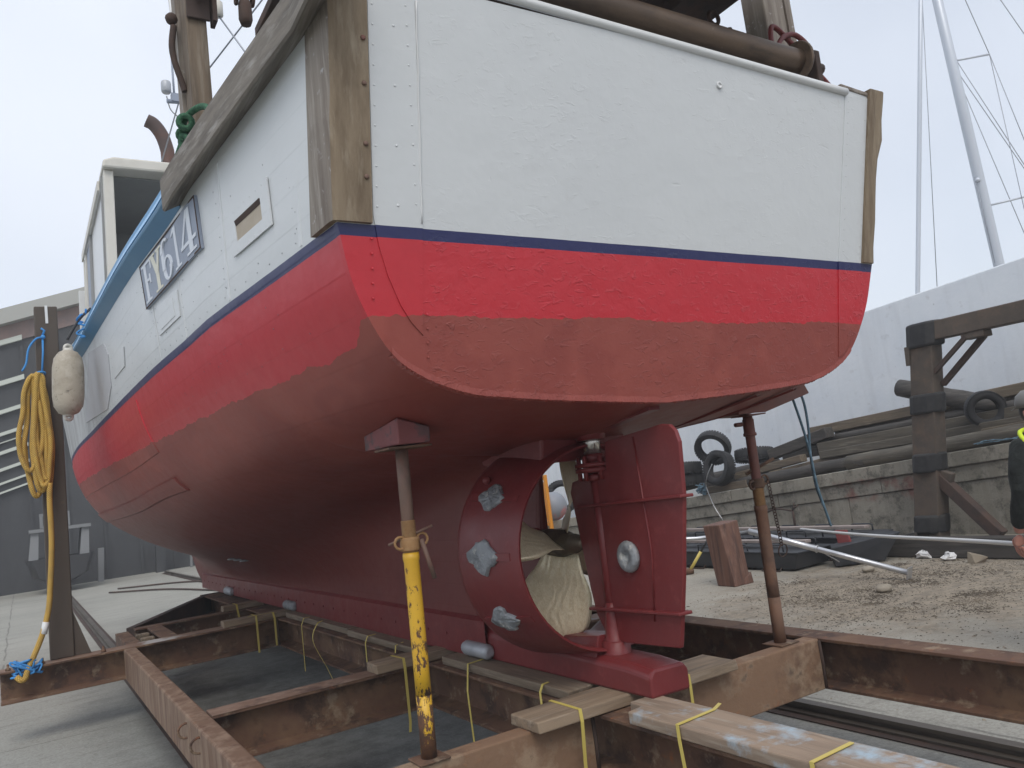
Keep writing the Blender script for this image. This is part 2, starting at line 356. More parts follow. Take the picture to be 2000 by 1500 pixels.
def bronze():
    m, nt, b = nodes('ground_bronze')
    vec = tex_coord(nt)
    v1 = noise(nt, tex_coord(nt, (5, 1, 1.2)), 30, 5, .7, 2.5)
    col = mixc(nt, ramp(nt, v1, .35, .65), (0.74, 0.62, 0.37), (0.96, 0.88, 0.66))
    dk = ramp(nt, noise(nt, vec, 5, 5, .7), .50, .72)
    col = mixc(nt, math_n(nt, 'MULTIPLY', dk, .28), col, (0.30, 0.24, 0.13))
    nt.links.new(col, b.inputs['Base Color'])
    b.inputs['Metallic'].default_value = .25
    nt.links.new(math_n(nt, 'ADD', math_n(nt, 'MULTIPLY', v1, .22), .26), b.inputs['Roughness'])
    wv = nt.nodes.new('ShaderNodeTexWave')
    wv.wave_type = 'RINGS'
    wv.inputs['Scale'].default_value = 9
    wv.inputs['Distortion'].default_value = 9
    wv.inputs['Detail'].default_value = 3
    nt.links.new(vec, wv.inputs['Vector'])
    nt.links.new(bump(nt, wv.outputs['Fac'], .22, .006), b.inputs['Normal'])
    return m
MT['bronze'] = bronze()
MT['bronze_dark'] = mat('tarnished_bronze', (0.16, 0.13, 0.09), .5, .5, [((0.05, 0.045, 0.04), 9, .45, .65, .8)], [(30, .4, .006)])

def rope_mat(name, base, dark, scale):
    m, nt, b = nodes(name)
    uv = nt.nodes.new('ShaderNodeUVMap')
    mp = nt.nodes.new('ShaderNodeMapping')
    nt.links.new(uv.outputs[0], mp.inputs[0])
    w = []
    for rz in (0.75, -0.75):
        m2 = nt.nodes.new('ShaderNodeMapping')
        m2.inputs['Rotation'].default_value = (0, 0, rz)
        nt.links.new(mp.outputs[0], m2.inputs[0])
        wv = nt.nodes.new('ShaderNodeTexWave')
        wv.inputs['Scale'].default_value = scale
        wv.inputs['Distortion'].default_value = 1.0
        nt.links.new(m2.outputs[0], wv.inputs['Vector'])
        w.append(wv.outputs['Fac'])
    h = math_n(nt, 'MULTIPLY', w[0], w[1])
    vec = tex_coord(nt)
    dirt = ramp(nt, noise(nt, vec, 9, 5, .7), .46, .7)
    col = mixc(nt, ramp(nt, h, .0, .5), dark, base)
    col = mixc(nt, math_n(nt, 'MULTIPLY', dirt, .55), col, (0.22, 0.15, 0.06))
    nt.links.new(col, b.inputs['Base Color'])
    b.inputs['Roughness'].default_value = .85
    nt.links.new(bump(nt, h, .6, .004), b.inputs['Normal'])
    return m
MT['yellowrope'] = rope_mat('yellow_braided_rope', (0.78, 0.52, 0.13), (0.36, 0.21, 0.04), 3)

def ground_mat():
    m, nt, b = nodes('slipway_concrete')
    tc = nt.nodes.new('ShaderNodeTexCoord')
    sp = nt.nodes.new('ShaderNodeSeparateXYZ')
    nt.links.new(tc.outputs['Object'], sp.inputs[0])
    x, y, z = sp.outputs
    vec = tex_coord(nt)
    big = ramp(nt, noise(nt, vec, .35, 4), .35, .68)
    col = mixc(nt, big, (0.40, 0.39, 0.345), (0.31, 0.305, 0.27))
    stre = ramp(nt, noise(nt, tex_coord(nt, (.45, 2.2, 1)), 1.1, 6, .7), .45, .7)
    col = mixc(nt, math_n(nt, 'MULTIPLY', stre, .35), col, (0.47, 0.465, 0.42))
    wob0 = math_n(nt, 'MULTIPLY', math_n(nt, 'SUBTRACT', noise(nt, vec, .9, 3), .5), 1.2)
    xw0 = math_n(nt, 'ADD', x, wob0)
    # blue-grey tint at the foot of the slip on the port side
    port = math_n(nt, 'MULTIPLY', ramp(nt, math_n(nt, 'ADD', y, wob0), 10, 6), ramp(nt, xw0, 1.5, .6))
    col = mixc(nt, math_n(nt, 'MULTIPLY', port, .5), col, (0.33, 0.375, 0.37))
    dk = ramp(nt, noise(nt, tex_coord(nt, (.6, 2.0, 1)), 2.3, 7, .75), .54, .72)
    col = mixc(nt, math_n(nt, 'MULTIPLY', dk, .75), col, (0.17, 0.16, 0.14))
    fine = ramp(nt, noise(nt, vec, 42, 4, .7), .40, .68)
    col = mixc(nt, math_n(nt, 'MULTIPLY', fine, .5), col, (0.16, 0.15, 0.13))
    # shade under the hull, painted into the concrete as a dark, smoother strip
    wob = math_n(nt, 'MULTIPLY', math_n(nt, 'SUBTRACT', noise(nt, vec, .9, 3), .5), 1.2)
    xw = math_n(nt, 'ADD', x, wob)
    hull_shade = math_n(nt, 'MULTIPLY', ramp(nt, xw, .3, 1.1), ramp(nt, xw, 4.3, 3.4))
    hull_shade = math_n(nt, 'MULTIPLY', hull_shade, ramp(nt, math_n(nt, 'ADD', y, wob), 13.0, 9.0))
    hull_shade_c = mixc(nt, ramp(nt, noise(nt, vec, 6, 7, .75), .4, .62), (0.150, 0.158, 0.152), (0.048, 0.054, 0.054))
    col = mixc(nt, math_n(nt, 'MULTIPLY', hull_shade, .78), col, hull_shade_c)
    # trampled dirt and weed on the starboard side
    dx = math_n(nt, 'DIVIDE', math_n(nt, 'SUBTRACT', x, 7.9), 2.1)
    dy = math_n(nt, 'DIVIDE', math_n(nt, 'SUBTRACT', y, 5.4), 1.9)
    d2 = math_n(nt, 'ADD', math_n(nt, 'MULTIPLY', dx, dx), math_n(nt, 'MULTIPLY', dy, dy))
    dirt = ramp(nt, math_n(nt, 'ADD', d2, math_n(nt, 'MULTIPLY', math_n(nt, 'SUBTRACT', noise(nt, vec, 2.2, 5, .7), .5), 3.2)), 1.35, .5)
    dcol = mixc(nt, ramp(nt, noise(nt, vec, 7, 7, .8), .44, .56), (0.27, 0.22, 0.16), (0.075, 0.058, 0.042))
    col = mixc(nt, math_n(nt, 'MULTIPLY', dirt, .85), col, dcol)
    sand = math_n(nt, 'MULTIPLY', ramp(nt, x, 4.6, 6.2), ramp(nt, y, 13, 9))
    col = mixc(nt, math_n(nt, 'MULTIPLY', sand, .38), col, (0.36, 0.30, 0.225))
    # slab joints
    for src, per, off in ((y, 3.1, .4), (x, 4.6, 1.5)):
        wv = math_n(nt, 'MULTIPLY', math_n(nt, 'SUBTRACT', noise(nt, vec, 1.2, 4), .5), .10)
        f = math_n(nt, 'ABSOLUTE', math_n(nt, 'SUBTRACT', math_n(nt, 'FRACT', math_n(nt, 'DIVIDE', math_n(nt, 'ADD', math_n(nt, 'ADD', src, wv), 100 + off), per)), .5))
        ln = ramp(nt, f, .4962, .4985)
        brk = ramp(nt, noise(nt, vec, 1.7, 4), .38, .5)
        col = mixc(nt, math_n(nt, 'MULTIPLY', math_n(nt, 'MULTIPLY', ln, brk), .6), col, (0.10, 0.095, 0.085))
    spk = ramp(nt, noise(nt, vec, 17, 8, .85), .52, .64)
    col = mixc(nt, math_n(nt, 'MULTIPLY', spk, .45), col, (0.12, 0.115, 0.10))
    spk2 = ramp(nt, noise(nt, vec, 60, 3, .7), .60, .70)
    col = mixc(nt, math_n(nt, 'MULTIPLY', spk2, .45), col, (0.50, 0.48, 0.43))
    nt.links.new(col, b.inputs['Base Color'])
    rg = math_n(nt, 'SUBTRACT', .92, math_n(nt, 'MULTIPLY', hull_shade, .25))
    nt.links.new(rg, b.inputs['Roughness'])
    nr = bump(nt, noise(nt, vec, 55, 5, .7), .5, .008)
    nr = bump(nt, noise(nt, vec, 7, 5, .65), .4, .02, nr)
    nt.links.new(nr, b.inputs['Normal'])
    return m
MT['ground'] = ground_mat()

def quay_mat():
    m, nt, b = nodes('old_quay_concrete')
    tc = nt.nodes.new('ShaderNodeTexCoord')
    sp = nt.nodes.new('ShaderNodeSeparateXYZ')
    nt.links.new(tc.outputs['Object'], sp.inputs[0])
    x, y, z = sp.outputs
    vec = tex_coord(nt)
    col = mixc(nt, ramp(nt, noise(nt, vec, 1.1, 5), .35, .68), (0.31, 0.285, 0.235), (0.21, 0.195, 0.16))
    stk = ramp(nt, noise(nt, tex_coord(nt, (2.4, 2.4, .3)), 2.6, 6, .7), .45, .68)
    col = mixc(nt, math_n(nt, 'MULTIPLY', stk, .6), col, (0.38, 0.355, 0.30))
    dk = ramp(nt, noise(nt, vec, 4.2, 7, .8), .50, .62)
    col = mixc(nt, math_n(nt, 'MULTIPLY', dk, .7), col, (0.075, 0.072, 0.06))
    wh = ramp(nt, noise(nt, tex_coord(nt, (1, 1.2, .8)), 2.9, 5, .7), .67, .70)
    col = mixc(nt, math_n(nt, 'MULTIPLY', wh, .75), col, (0.60, 0.59, 0.57))
    # faded red paint daubed on the upper half of the wall near the gantry
    y = math_n(nt, 'ADD', y, 8.0)
    rz = math_n(nt, 'MULTIPLY', ramp(nt, z, .62, .72), ramp(nt, z, 1.0, .95))
    ry = math_n(nt, 'MULTIPLY', ramp(nt, y, 6.5, 6.7), ramp(nt, y, 8.3, 8.0))
    rn = ramp(nt, noise(nt, vec, 3.2, 4), .45, .58)
    col = mixc(nt, math_n(nt, 'MULTIPLY', math_n(nt, 'MULTIPLY', math_n(nt, 'MULTIPLY', rz, ry), rn), .6), col, (0.24, 0.07, 0.055))
    nt.links.new(col, b.inputs['Base Color'])
    b.inputs['Roughness'].default_value = .93
    nr = bump(nt, noise(nt, vec, 24, 6, .7), .6, .012)
    nr = bump(nt, noise(nt, vec, 4, 5, .65), .5, .03, nr)
    nt.links.new(nr, b.inputs['Normal'])
    return m
MT['quay'] = quay_mat()

# ------------------------------------------------------------------ mesh helpers
class MB:
    def __init__(s):
        s.v, s.f, s.sm, s.uv = [], [], [], {}
    def quad_strip(s, rings, closed=True, smooth=True, caps=False, uvs=None):
        b0 = len(s.v)
        n = len(rings[0])
        for r in rings:
            s.v += [tuple(p) for p in r]
        m = n if closed else n - 1
        for i in range(len(rings) - 1):
            for j in range(m):
                a, b = b0 + i * n + j, b0 + i * n + (j + 1) % n
                s.f.append((a, b, b + n, a + n)); s.sm.append(smooth)
                if uvs:
                    s.uv[len(s.f) - 1] = ((j / n, uvs[i]), ((j + 1) / n, uvs[i]), ((j + 1) / n, uvs[i + 1]), (j / n, uvs[i + 1]))
        if caps:
            s.f.append(tuple(b0 + j for j in reversed(range(n)))); s.sm.append(False)
            e = b0 + (len(rings) - 1) * n
            s.f.append(tuple(e + j for j in range(n))); s.sm.append(False)
        return s
    def poly(s, pts, smooth=False):
        b0 = len(s.v); s.v += [tuple(p) for p in pts]
        s.f.append(tuple(range(b0, b0 + len(pts)))); s.sm.append(smooth)
        return s
    def hexa(s, a, b):
        """a, b: two quads (lists of four points) joined as a solid"""
        return s.quad_strip([a, b], True, False, True)
    def box(s, x0, x1, y0, y1, z0, z1):
        return s.hexa([(x0, y0, z0), (x1, y0, z0), (x1, y1, z0), (x0, y1, z0)], [(x0, y0, z1), (x1, y0, z1), (x1, y1, z1), (x0, y1, z1)])
    def bar(s, p0, p1, w, h, upv=(0, 0, 1), w1=None, h1=None):
        p0, p1 = Vector(p0), Vector(p1)
        d = (p1 - p0).normalized(); sx = d.cross(Vector(upv)).normalized(); uz = sx.cross(d)
        w1 = w if w1 is None else w1; h1 = h if h1 is None else h1
        def q(p, a, b):
            return [p - sx * a / 2 - uz * b / 2, p + sx * a / 2 - uz * b / 2, p + sx * a / 2 + uz * b / 2, p - sx * a / 2 + uz * b / 2]
        return s.hexa(q(p0, w, h), q(p1, w1, h1))
    def extrude(s, prof, p0, p1, upv=(0, 0, 1), smooth=False):
        """prof: closed list of (side, up) offsets swept from p0 to p1"""
        p0, p1 = Vector(p0), Vector(p1)
        d = (p1 - p0).normalized(); sx = d.cross(Vector(upv)).normalized(); uz = sx.cross(d)
        return s.quad_strip([[p + sx * a + uz * b for a, b in prof] for p in (p0, p1)], True, smooth, True)
    def tube(s, pts, r, n=8, caps=True, rs=None, vscale=None):
        pts = [Vector(p) for p in pts]
        rings = []; ref = None; L = 0; uvs = []
        for i, p in enumerate(pts):
            t = (pts[min(i + 1, len(pts) - 1)] - pts[max(i - 1, 0)])
            t = t.normalized() if t.length > 1e-9 else Vector((0, 0, 1))
            if ref is None:
                ref = t.orthogonal().normalized()
            ref = (ref - t * ref.dot(t)).normalized()
            bi = t.cross(ref)
            rr = rs[i] if rs else r
            rings.append([p + (ref * math.cos(2 * math.pi * k / n) + bi * math.sin(2 * math.pi * k / n)) * rr for k in range(n)])
            if i:
                L += (p - pts[i - 1]).length
            uvs.append(L * (vscale or 1))
        return s.quad_strip(rings, True, True, caps, uvs if vscale else None)
    def lathe(s, prof, c, axis=(0, 0, 1), n=24, caps=True):
        """prof: (radius, height) pairs along axis from c"""
        c = Vector(c); ax = Vector(axis).normalized(); u = ax.orthogonal().normalized(); w = ax.cross(u)
        return s.quad_strip([[c + ax * h + (u * math.cos(2 * math.pi * k / n) + w * math.sin(2 * math.pi * k / n)) * r for k in range(n)] for r, h in prof], True, True, caps)
    def torus(s, c, axis, RR, r, n=20, m=8, a0=0, a1=2 * math.pi, sq=1.0):
        c = Vector(c); ax = Vector(axis).normalized(); u = ax.orthogonal().normalized(); w = ax.cross(u)
        full = abs(a1 - a0 - 2 * math.pi) < 1e-6
        pts = []
        rings = []
        for i in range(n + 1):
            a = a0 + (a1 - a0) * i / n
            rad = u * math.cos(a) + w * math.sin(a)
            rings.append([c + rad * (RR + r * math.cos(2 * math.pi * k / m)) + ax * (r * sq * math.sin(2 * math.pi * k / m)) for k in range(m)])
        return s.quad_strip(rings, True, True, not full)
    def ball(s, c, r, n=10, m=7, sc=(1, 1, 1)):
        c = Vector(c)
        rings = []
        for i in range(m + 1):
            a = math.pi * i / m
            rr = max(math.sin(a), .02)
            rings.append([c + Vector((math.cos(2 * math.pi * k / n) * rr * r * sc[0], math.sin(2 * math.pi * k / n) * rr * r * sc[1], -math.cos(a) * r * sc[2])) for k in range(n)])
        return s.quad_strip(rings, True, True, True)
    def build(s, name, material, parent=None, bevel=0, loc=None, keep=False, seg=2, label=None, sharp=None, solid=0):
        me = bpy.data.meshes.new(name)
        verts = s.v
        o = bpy.data.objects.new(name, me)
        if parent is None and not keep:
            if loc is None:
                xs, ys, zs = zip(*verts)
                loc = ((min(xs) + max(xs)) / 2, (min(ys) + max(ys)) / 2, min(zs))
            verts = [(p[0] - loc[0], p[1] - loc[1], p[2] - loc[2]) for p in verts]
            o.location = loc
        elif parent is not None and parent.get('local') is None:
            l = parent.get('base', (0, 0, 0))
            verts = [(p[0] - l[0], p[1] - l[1], p[2] - l[2]) for p in verts]
        me.from_pydata([tuple(p) for p in verts], [], s.f)
        me.polygons.foreach_set('use_smooth', s.sm)
        if s.uv:
            ul = me.uv_layers.new(name='UVMap')
            for fi, q in s.uv.items():
                for li, c in zip(me.polygons[fi].loop_indices, q):
                    ul.data[li].uv = c
        me.update()
        import bmesh
        bm = bmesh.new(); bm.from_mesh(me)
        bmesh.ops.recalc_face_normals(bm, faces=bm.faces)
        bm.to_mesh(me); bm.free()
        me.materials.append(MT[material])
        C.objects.link(o)
        if parent is not None:
            o.parent = parent
            if parent.get('base') is not None and parent.get('local') is None:
                o['base'] = list(parent['base'])
            if parent.get('local') is not None:
                o['local'] = 1
        else:
            o['base'] = [0, 0, 0] if keep else list(loc)
        if solid:
            md = o.modifiers.new('solid', 'SOLIDIFY'); md.thickness = solid; md.offset = 0
        if bevel:
            md = o.modifiers.new('bevel', 'BEVEL'); md.width = bevel; md.segments = seg; md.limit_method = 'ANGLE'; md.angle_limit = R(35)
        if label:
            o['label'] = label
        return o

def tag(o, label, cat, group=None):
    o['label'] = label; o['category'] = cat
    if group:
        o['group'] = group
    return o

def thing(name, label, cat, loc, group=None, local=False):
    o = bpy.data.objects.new(name, None)
    o.empty_display_size = .2
    C.objects.link(o)
    o.location = loc
    o['base'] = list(loc)
    if local:
        o['local'] = 1
    return tag(o, label, cat, group)

def struct(o):
    o['kind'] = 'structure'; return o

def stuff(o):
    o['kind'] = 'stuff'; return o

def spline(P, n=8):
    out = []
    P = [Vector(p) for p in P]
    for i in range(len(P) - 1):
        p0 = P[i - 1] if i else P[0] * 2 - P[1]
        p1, p2 = P[i], P[i + 1]
        p3 = P[i + 2] if i + 2 < len(P) else p2 * 2 - p1
        for j in range(n):
            t = j / n
            out.append(0.5 * ((2 * p1) + (p2 - p0) * t + (2 * p0 - 5 * p1 + 4 * p2 - p3) * t * t + (3 * p1 - p0 - 3 * p2 + p3) * t ** 3))
    out.append(P[-1])
    return out

def cr(xs, ys, x):
    n = len(xs)
    if x <= xs[0]: return ys[0]
    if x >= xs[-1]: return ys[-1]
    i = 0
    while x > xs[i + 1]: i += 1
    h = [xs[k + 1] - xs[k] for k in range(n - 1)]; d = [(ys[k + 1] - ys[k]) / h[k] for k in range(n - 1)]
    def m(k):
        if k == 0: return d[0]
        if k == n - 1: return d[-1]
        if d[k - 1] * d[k] <= 0: return 0.
        w1 = 2 * h[k] + h[k - 1]; w2 = h[k] + 2 * h[k - 1]
        return (w1 + w2) / (w1 / d[k - 1] + w2 / d[k])
    t = (x - xs[i]) / h[i]; m0 = m(i) * h[i]; m1 = m(i + 1) * h[i]
    return (2 * t ** 3 - 3 * t * t + 1) * ys[i] + (t ** 3 - 2 * t * t + t) * m0 + (-2 * t ** 3 + 3 * t * t) * ys[i + 1] + (t ** 3 - t * t) * m1

# ------------------------------------------------------------------ setting: ground and slip rails
g = MB()
gx = [-400, -60, -12, 0, 6, 12, 60, 400]
gy = [-400, -40, -6, 0, 8, 16, 34, 100, 400]
for i in range(len(gx) - 1):
    for j in range(len(gy) - 1):
        g.poly([(gx[i], gy[j], 0), (gx[i + 1], gy[j], 0), (gx[i + 1], gy[j + 1], 0), (gx[i], gy[j + 1], 0)])
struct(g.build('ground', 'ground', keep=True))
MT['railsteel'] = mat('dull_grey_brown_rail', (0.11, 0.095, 0.08), .6, .3, [((0.055, 0.047, 0.042), 3, .45, .65, .8, (1, .3, 1)), ((0.20, 0.17, 0.14), 6, .55, .7, .6, (1, .3, 1))], [(30, .3, .004)])
for x0 in (0.98, 4.02):
    r = MB().box(x0 - .10, x0 + .13, -8, 30, .004, .008)
    struct(r.build('slipway_rail_bed', 'rust_dark'))
    r = MB()
    prof = [(-.055, .0), (.055, .0), (.055, .012), (.02, .02), (.018, .04), (.034, .045), (.034, .065), (-.034, .065), (-.034, .045), (-.018, .04), (-.02, .02), (-.055, .012)]
    r.extrude([(a, b + .009) for a, b in prof], (x0 + .015, -8, 0), (x0 + .015, 30, 0))
    struct(r.build('slipway_rail', 'railsteel'))

# ------------------------------------------------------------------ boat cradle
def ibeam(mb, p0, p1, w=.16, d=.26, t=.016, tw=.011):
    """p0, p1: top centre line"""
    a, b, h = w / 2, tw / 2, -d
    prof = [(-a, h), (a, h), (a, h + t), (b, h + t * 1.7), (b, -t * 1.7), (a, -t), (a, 0), (-a, 0), (-a, -t), (-b, -t * 1.7), (-b, h + t * 1.7), (-a, h + t)]
    return mb.extrude(prof, p0, p1)
ZT = .61
cradle = thing('boat_cradle', 'rusty steel slipway cradle of I-beams under the fishing boat', 'boat cradle', (2.2, 4.5, 0))
for (xx, yy) in ((2.058, 4.74), (2.058, 3.035), (3.548, 4.74), (3.548, 3.035), (2.058, 8.15), (.812, 4.74)):
    MB().tube([(xx - .004, yy - .004, .36), (xx - .002, yy - .006, .48), (xx - .004, yy - .004, .60)], .009, 6).build('weld_bead', 'rust_dark', cradle)
MB().box(.71, .81, -1.5, 8.12, .35, ZT).build('side_beam', 'rust_box', cradle, bevel=.012, label='hollow box beam along the port side of the cradle')
for yy in (4.93, 4.55):
    MB().torus((.705, yy, .53), (0, 1, .25), .042, .007, 14, 6, 0, 2 * math.pi).build('shackle_ring', 'rust', cradle)
ibeam(MB(), (3.63, -2.0, ZT), (3.63, 13.5, ZT), .16).build('side_beam', 'rust', cradle, bevel=.003, label='starboard I-beam of the cradle')
ibeam(MB(), (2.185, -1.2, ZT - .002), (2.185, 12.2, ZT - .002), .25).build('centre_beam', 'rust', cradle, bevel=.003)
def cross(y, x0, x1, w, material='rust', label=None):
    return ibeam(MB(), (x0, y, ZT), (x1, y, ZT), w).build('cross_beam', material, cradle, bevel=.003, label=label)
cross(8.27, -.21, 3.548, .24, label='cross beam that sticks out to port and carries the upright')
cross(9.56, .95, 3.548, .18)
MB().box(-.208, 2.05, 8.152, 8.388, ZT + .0005, ZT + .0008).build('worn_flange', 'rust_worn', cradle)
for a, b in ((.812, 2.058), (2.312, 3.548)):
    cross(4.83, a, b, .17)
    MB().box(a + .002, b - .004, 4.742, 4.918, ZT + .0005, ZT + .0025).build('worn_flange', 'rust_worn', cradle)
    m = MB()
    d = .26
    prof = [(-.05, -d), (.05, -d), (.05, 0), (-.05, 0)]
    m.extrude(prof, (a, 3.085, ZT + .001), (b, 3.085, ZT + .001))
    m.build('cross_beam', 'rust_pale', cradle, bevel=.008, label='flaking box cross beam nearest the transom')
cross(-.4, .812, 2.058, .17)
MB().bar((.93, 9.72, ZT - .13), (2.15, 12.15, ZT - .13), .09, .26).build('bow_beam', 'rust_dark', cradle, bevel=.004)
MB().bar((3.5, 9.72, ZT - .13), (2.3, 12.15, ZT - .13), .09, .26).build('bow_beam', 'rust_dark', cradle, bevel=.004)
# wheel boxes at the corners between the two forward cross beams
for xa in (.76, 3.44):
    m = MB()
    m.box(xa, xa + .12, 8.40, 9.46, .585, .608).box(xa + .30, xa + .44, 8.40, 9.46, .585, .608) if xa < 2 else m.box(xa - .3, xa - .16, 8.40, 9.46, .585, .608)
    m.box(xa + .0, xa + .02, 8.40, 9.46, .36, .584)
    m.build('wheel_box_plate', 'rust', cradle, bevel=.004)
    for yy in (8.70, 9.06):
        MB().hexa([(xa + .13, yy, .42), (xa + .30, yy, .42), (xa + .30, yy + .09, .42), (xa + .13, yy + .09, .42)], [(xa + .155, yy, .60), (xa + .275, yy, .60), (xa + .275, yy + .09, .60), (xa + .155, yy + .09, .60)]).build('wheel_bracket', 'plank_y', cradle, bevel=.01)
    MB().lathe([(.05, -.05), (.17, -.05), (.17, -.03), (.15, -.02), (.15, .04), (.05, .04)], (xa + .22, 8.92, .245), (1, 0, 0), 24).build('wheel', 'rust_dark', cradle)
for xa in (.98, 4.03):
    for yy in (-1.2,):
        MB().lathe([(.05, -.05), (.16, -.05), (.16, -.03), (.14, -.02), (.14, .04), (.05, .04)], (xa, yy, .235), (1, 0, 0), 20).build('wheel', 'rust_dark', cradle)
# upright with gusset and fixings
m = MB().hexa([(.158, 8.315, ZT + .001), (.345, 8.315, ZT + .001), (.345, 8.45, ZT + .001), (.158, 8.45, ZT + .001)], [(.200, 8.315, 3.73), (.385, 8.315, 3.73), (.385, 8.45, 3.73), (.200, 8.45, 3.73)])
up_o = m.build('upright', 'post', cradle, bevel=.01, label='tall dark brown upright carrying the coiled yellow rope')
m = MB().quad_strip([[(.347, yy, ZT + .002), (.475, yy, ZT + .002), (.352, yy, .99)] for yy in (8.335, 8.375)], True, False, True)
m.build('gusset', 'post', cradle)
MB().box(.285, .307, 8.308, 8.313, 3.57, 3.735).build('paper_strip', 'white', up_o)
for (px, py) in ((-.09, 8.36), (.10, 8.2), (.56, 8.2), (-.15, 8.22)):
    MB().lathe([(.02, 0), (.02, .02), (.009, .022), (.009, .05), (.004, .052)], (px, py, ZT + .001), (0, 0, 1), 6).build('bolt', 'rust', cradle)

# ------------------------------------------------------------------ timbers under the keel, each strapped with yellow banding
def plank(x0, x1, y0, y1, label, material, z0=ZT + .003, h=.047, bands=(), notch=False, along='y', group='packing planks on the cradle'):
    t = MB()
    if notch:
        zz = z0 + h
        P = [(x0, y0), (x1, y0), (x1, y1), (x0 + .09, y1), (x0 + .085, y1 - .085), (x0, y1 - .10)]
        t.quad_strip([[(a, b, z0) for a, b in P], [(a, b, zz) for a, b in P]], True, False, True)
    else:
        j = lambda s: random.uniform(-s, s)
        t.hexa([(x0 + j(.008), y0 + j(.008), z0), (x1 + j(.008), y0 + j(.008), z0), (x1 + j(.008), y1 + j(.008), z0), (x0 + j(.008), y1 + j(.008), z0)],
               [(x0 + j(.008), y0 + j(.008), z0 + h), (x1 + j(.008), y0 + j(.008), z0 + h), (x1 + j(.008), y1 + j(.008), z0 + h), (x0 + j(.008), y1 + j(.008), z0 + h)])
    o = tag(t.build('plank', material, bevel=.006), label, 'plank', group)
    for (pts, wv) in bands:
        b = MB()
        P = [Vector(p) for p in pts]
        wv = Vector(wv)
        b.quad_strip([[p - wv / 2, p + wv / 2] for p in P], False, False)
        b.build('strap', 'strap', o, solid=.0025)
    return o
zt = ZT + .003 + .047 + .002
plank(1.745, 2.875, 2.965, 3.185, 'pale plank lying across the flaking box beam right under the aft end of the keel', 'plank_x', bands=[
    ([(1.95, 3.19, zt - .05), (1.95, 3.187, zt), (1.95, 2.96, zt), (1.95, 2.955, zt - .05), (1.95, 2.972, .45), (1.955, 3.0, .12)], (.016, 0, 0)),
    ([(2.555, 3.19, zt), (2.56, 2.957, zt), (2.56, 2.955, zt - .06), (2.565, 2.965, .40)], (.016, 0, 0))])
plank(2.085, 2.30, 3.24, 4.58, 'long brown plank on the centre beam between the two nearest cross beams', 'plank_y', bands=[
    ([(2.2, 4.24, zt), (2.08, 4.22, zt), (2.062, 4.20, zt - .05), (2.0, 4.10, ZT - .06), (1.985, 4.06, .22)], (0, .016, 0)),
    ([(2.12, 3.46, zt), (2.08, 3.45, zt), (2.055, 3.44, zt - .03), (2.03, 3.40, .55), (2.02, 3.35, .42)], (0, .016, 0))])
plank(1.735, 2.28, 4.73, 4.885, 'short thick block laid across the second cross beam against the keel', 'plank_x', h=.055, bands=[
    ([(1.90, 4.89, zt + .008), (1.91, 4.727, zt + .008), (1.912, 4.724, zt - .05), (1.915, 4.74, .30), (1.91, 4.745, .24)], (.016, 0, 0))])
plank(2.10, 2.30, 5.02, 6.27, 'split plank on the centre beam just forward of the second cross beam', 'plank_y', bands=[
    ([(2.15, 5.80, zt), (2.085, 5.79, zt), (2.06, 5.78, ZT + .01), (2.035, 5.72, .40), (2.03, 5.70, .20)], (0, .016, 0)),
    ([(2.14, 5.27, zt), (2.08, 5.26, zt - .01), (2.06, 5.24, .58), (2.05, 5.2, .50)], (0, .016, 0))])
plank(2.12, 2.30, 6.33, 8.05, 'thin dark plank on the centre beam nearest the forward cross beams', 'plank_y', bands=[
    ([(2.15, 7.40, zt), (2.09, 7.38, zt), (2.06, 7.36, ZT), (2.05, 7.34, .22)], (0, .016, 0)),
    (spline([(2.14, 7.0, zt), (2.08, 6.98, zt - .02), (2.02, 6.92, .52), (2.06, 6.70, .30), (2.06, 6.62, .17), (1.86, 6.75, .20), (1.70, 6.80, .13), (1.72, 6.55, .03), (1.90, 6.45, .04), (1.96, 6.58, .10), (1.92, 6.68, .16)], 5), (0, .014, .004))])
plank(1.57, 2.26, 8.16, 8.32, 'plank laid along the forward cross beam beside the keel, two straps round it', 'plank_x', h=.055, bands=[
    ([(1.86, 8.33, zt + .008), (1.86, 8.152, zt + .008), (1.86, 8.145, zt - .05), (1.862, 8.15, .36), (1.862, 8.15, .33)], (.018, 0, 0)),
    ([(1.80, 8.20, zt + .008), (2.02, 8.152, zt + .012), (2.03, 8.145, zt - .05), (2.03, 8.15, .36)], (.018, 0, 0))])
plank(1.83, 2.26, 9.50, 9.64, 'farthest plank, on the second forward cross beam near the bow end of the keel', 'plank_x', h=.055, bands=[
    ([(1.97, 9.65, zt + .008), (1.97, 9.49, zt + .008), (1.972, 9.47, zt - .05), (1.99, 9.46, .46)], (.02, 0, 0))])
plank(2.045, 2.275, .95, 2.86, 'long pale plank smeared with light blue paint on the centre beam nearest the camera', 'plank_paint', notch=True, h=.05, bands=[
    ([(2.33, 2.53, zt + .0), (2.25, 2.48, zt + .006), (2.04, 2.46, zt + .006), (2.036, 2.455, zt - .05), (2.03, 2.44, .52), (2.055, 2.40, .12)], (0, .017, 0)),
    ([(2.25, 1.86, zt + .006), (2.04, 1.85, zt + .006), (2.036, 1.845, zt - .05), (2.03, 1.83, .52), (2.05, 1.80, .2)], (0, .017, 0))])

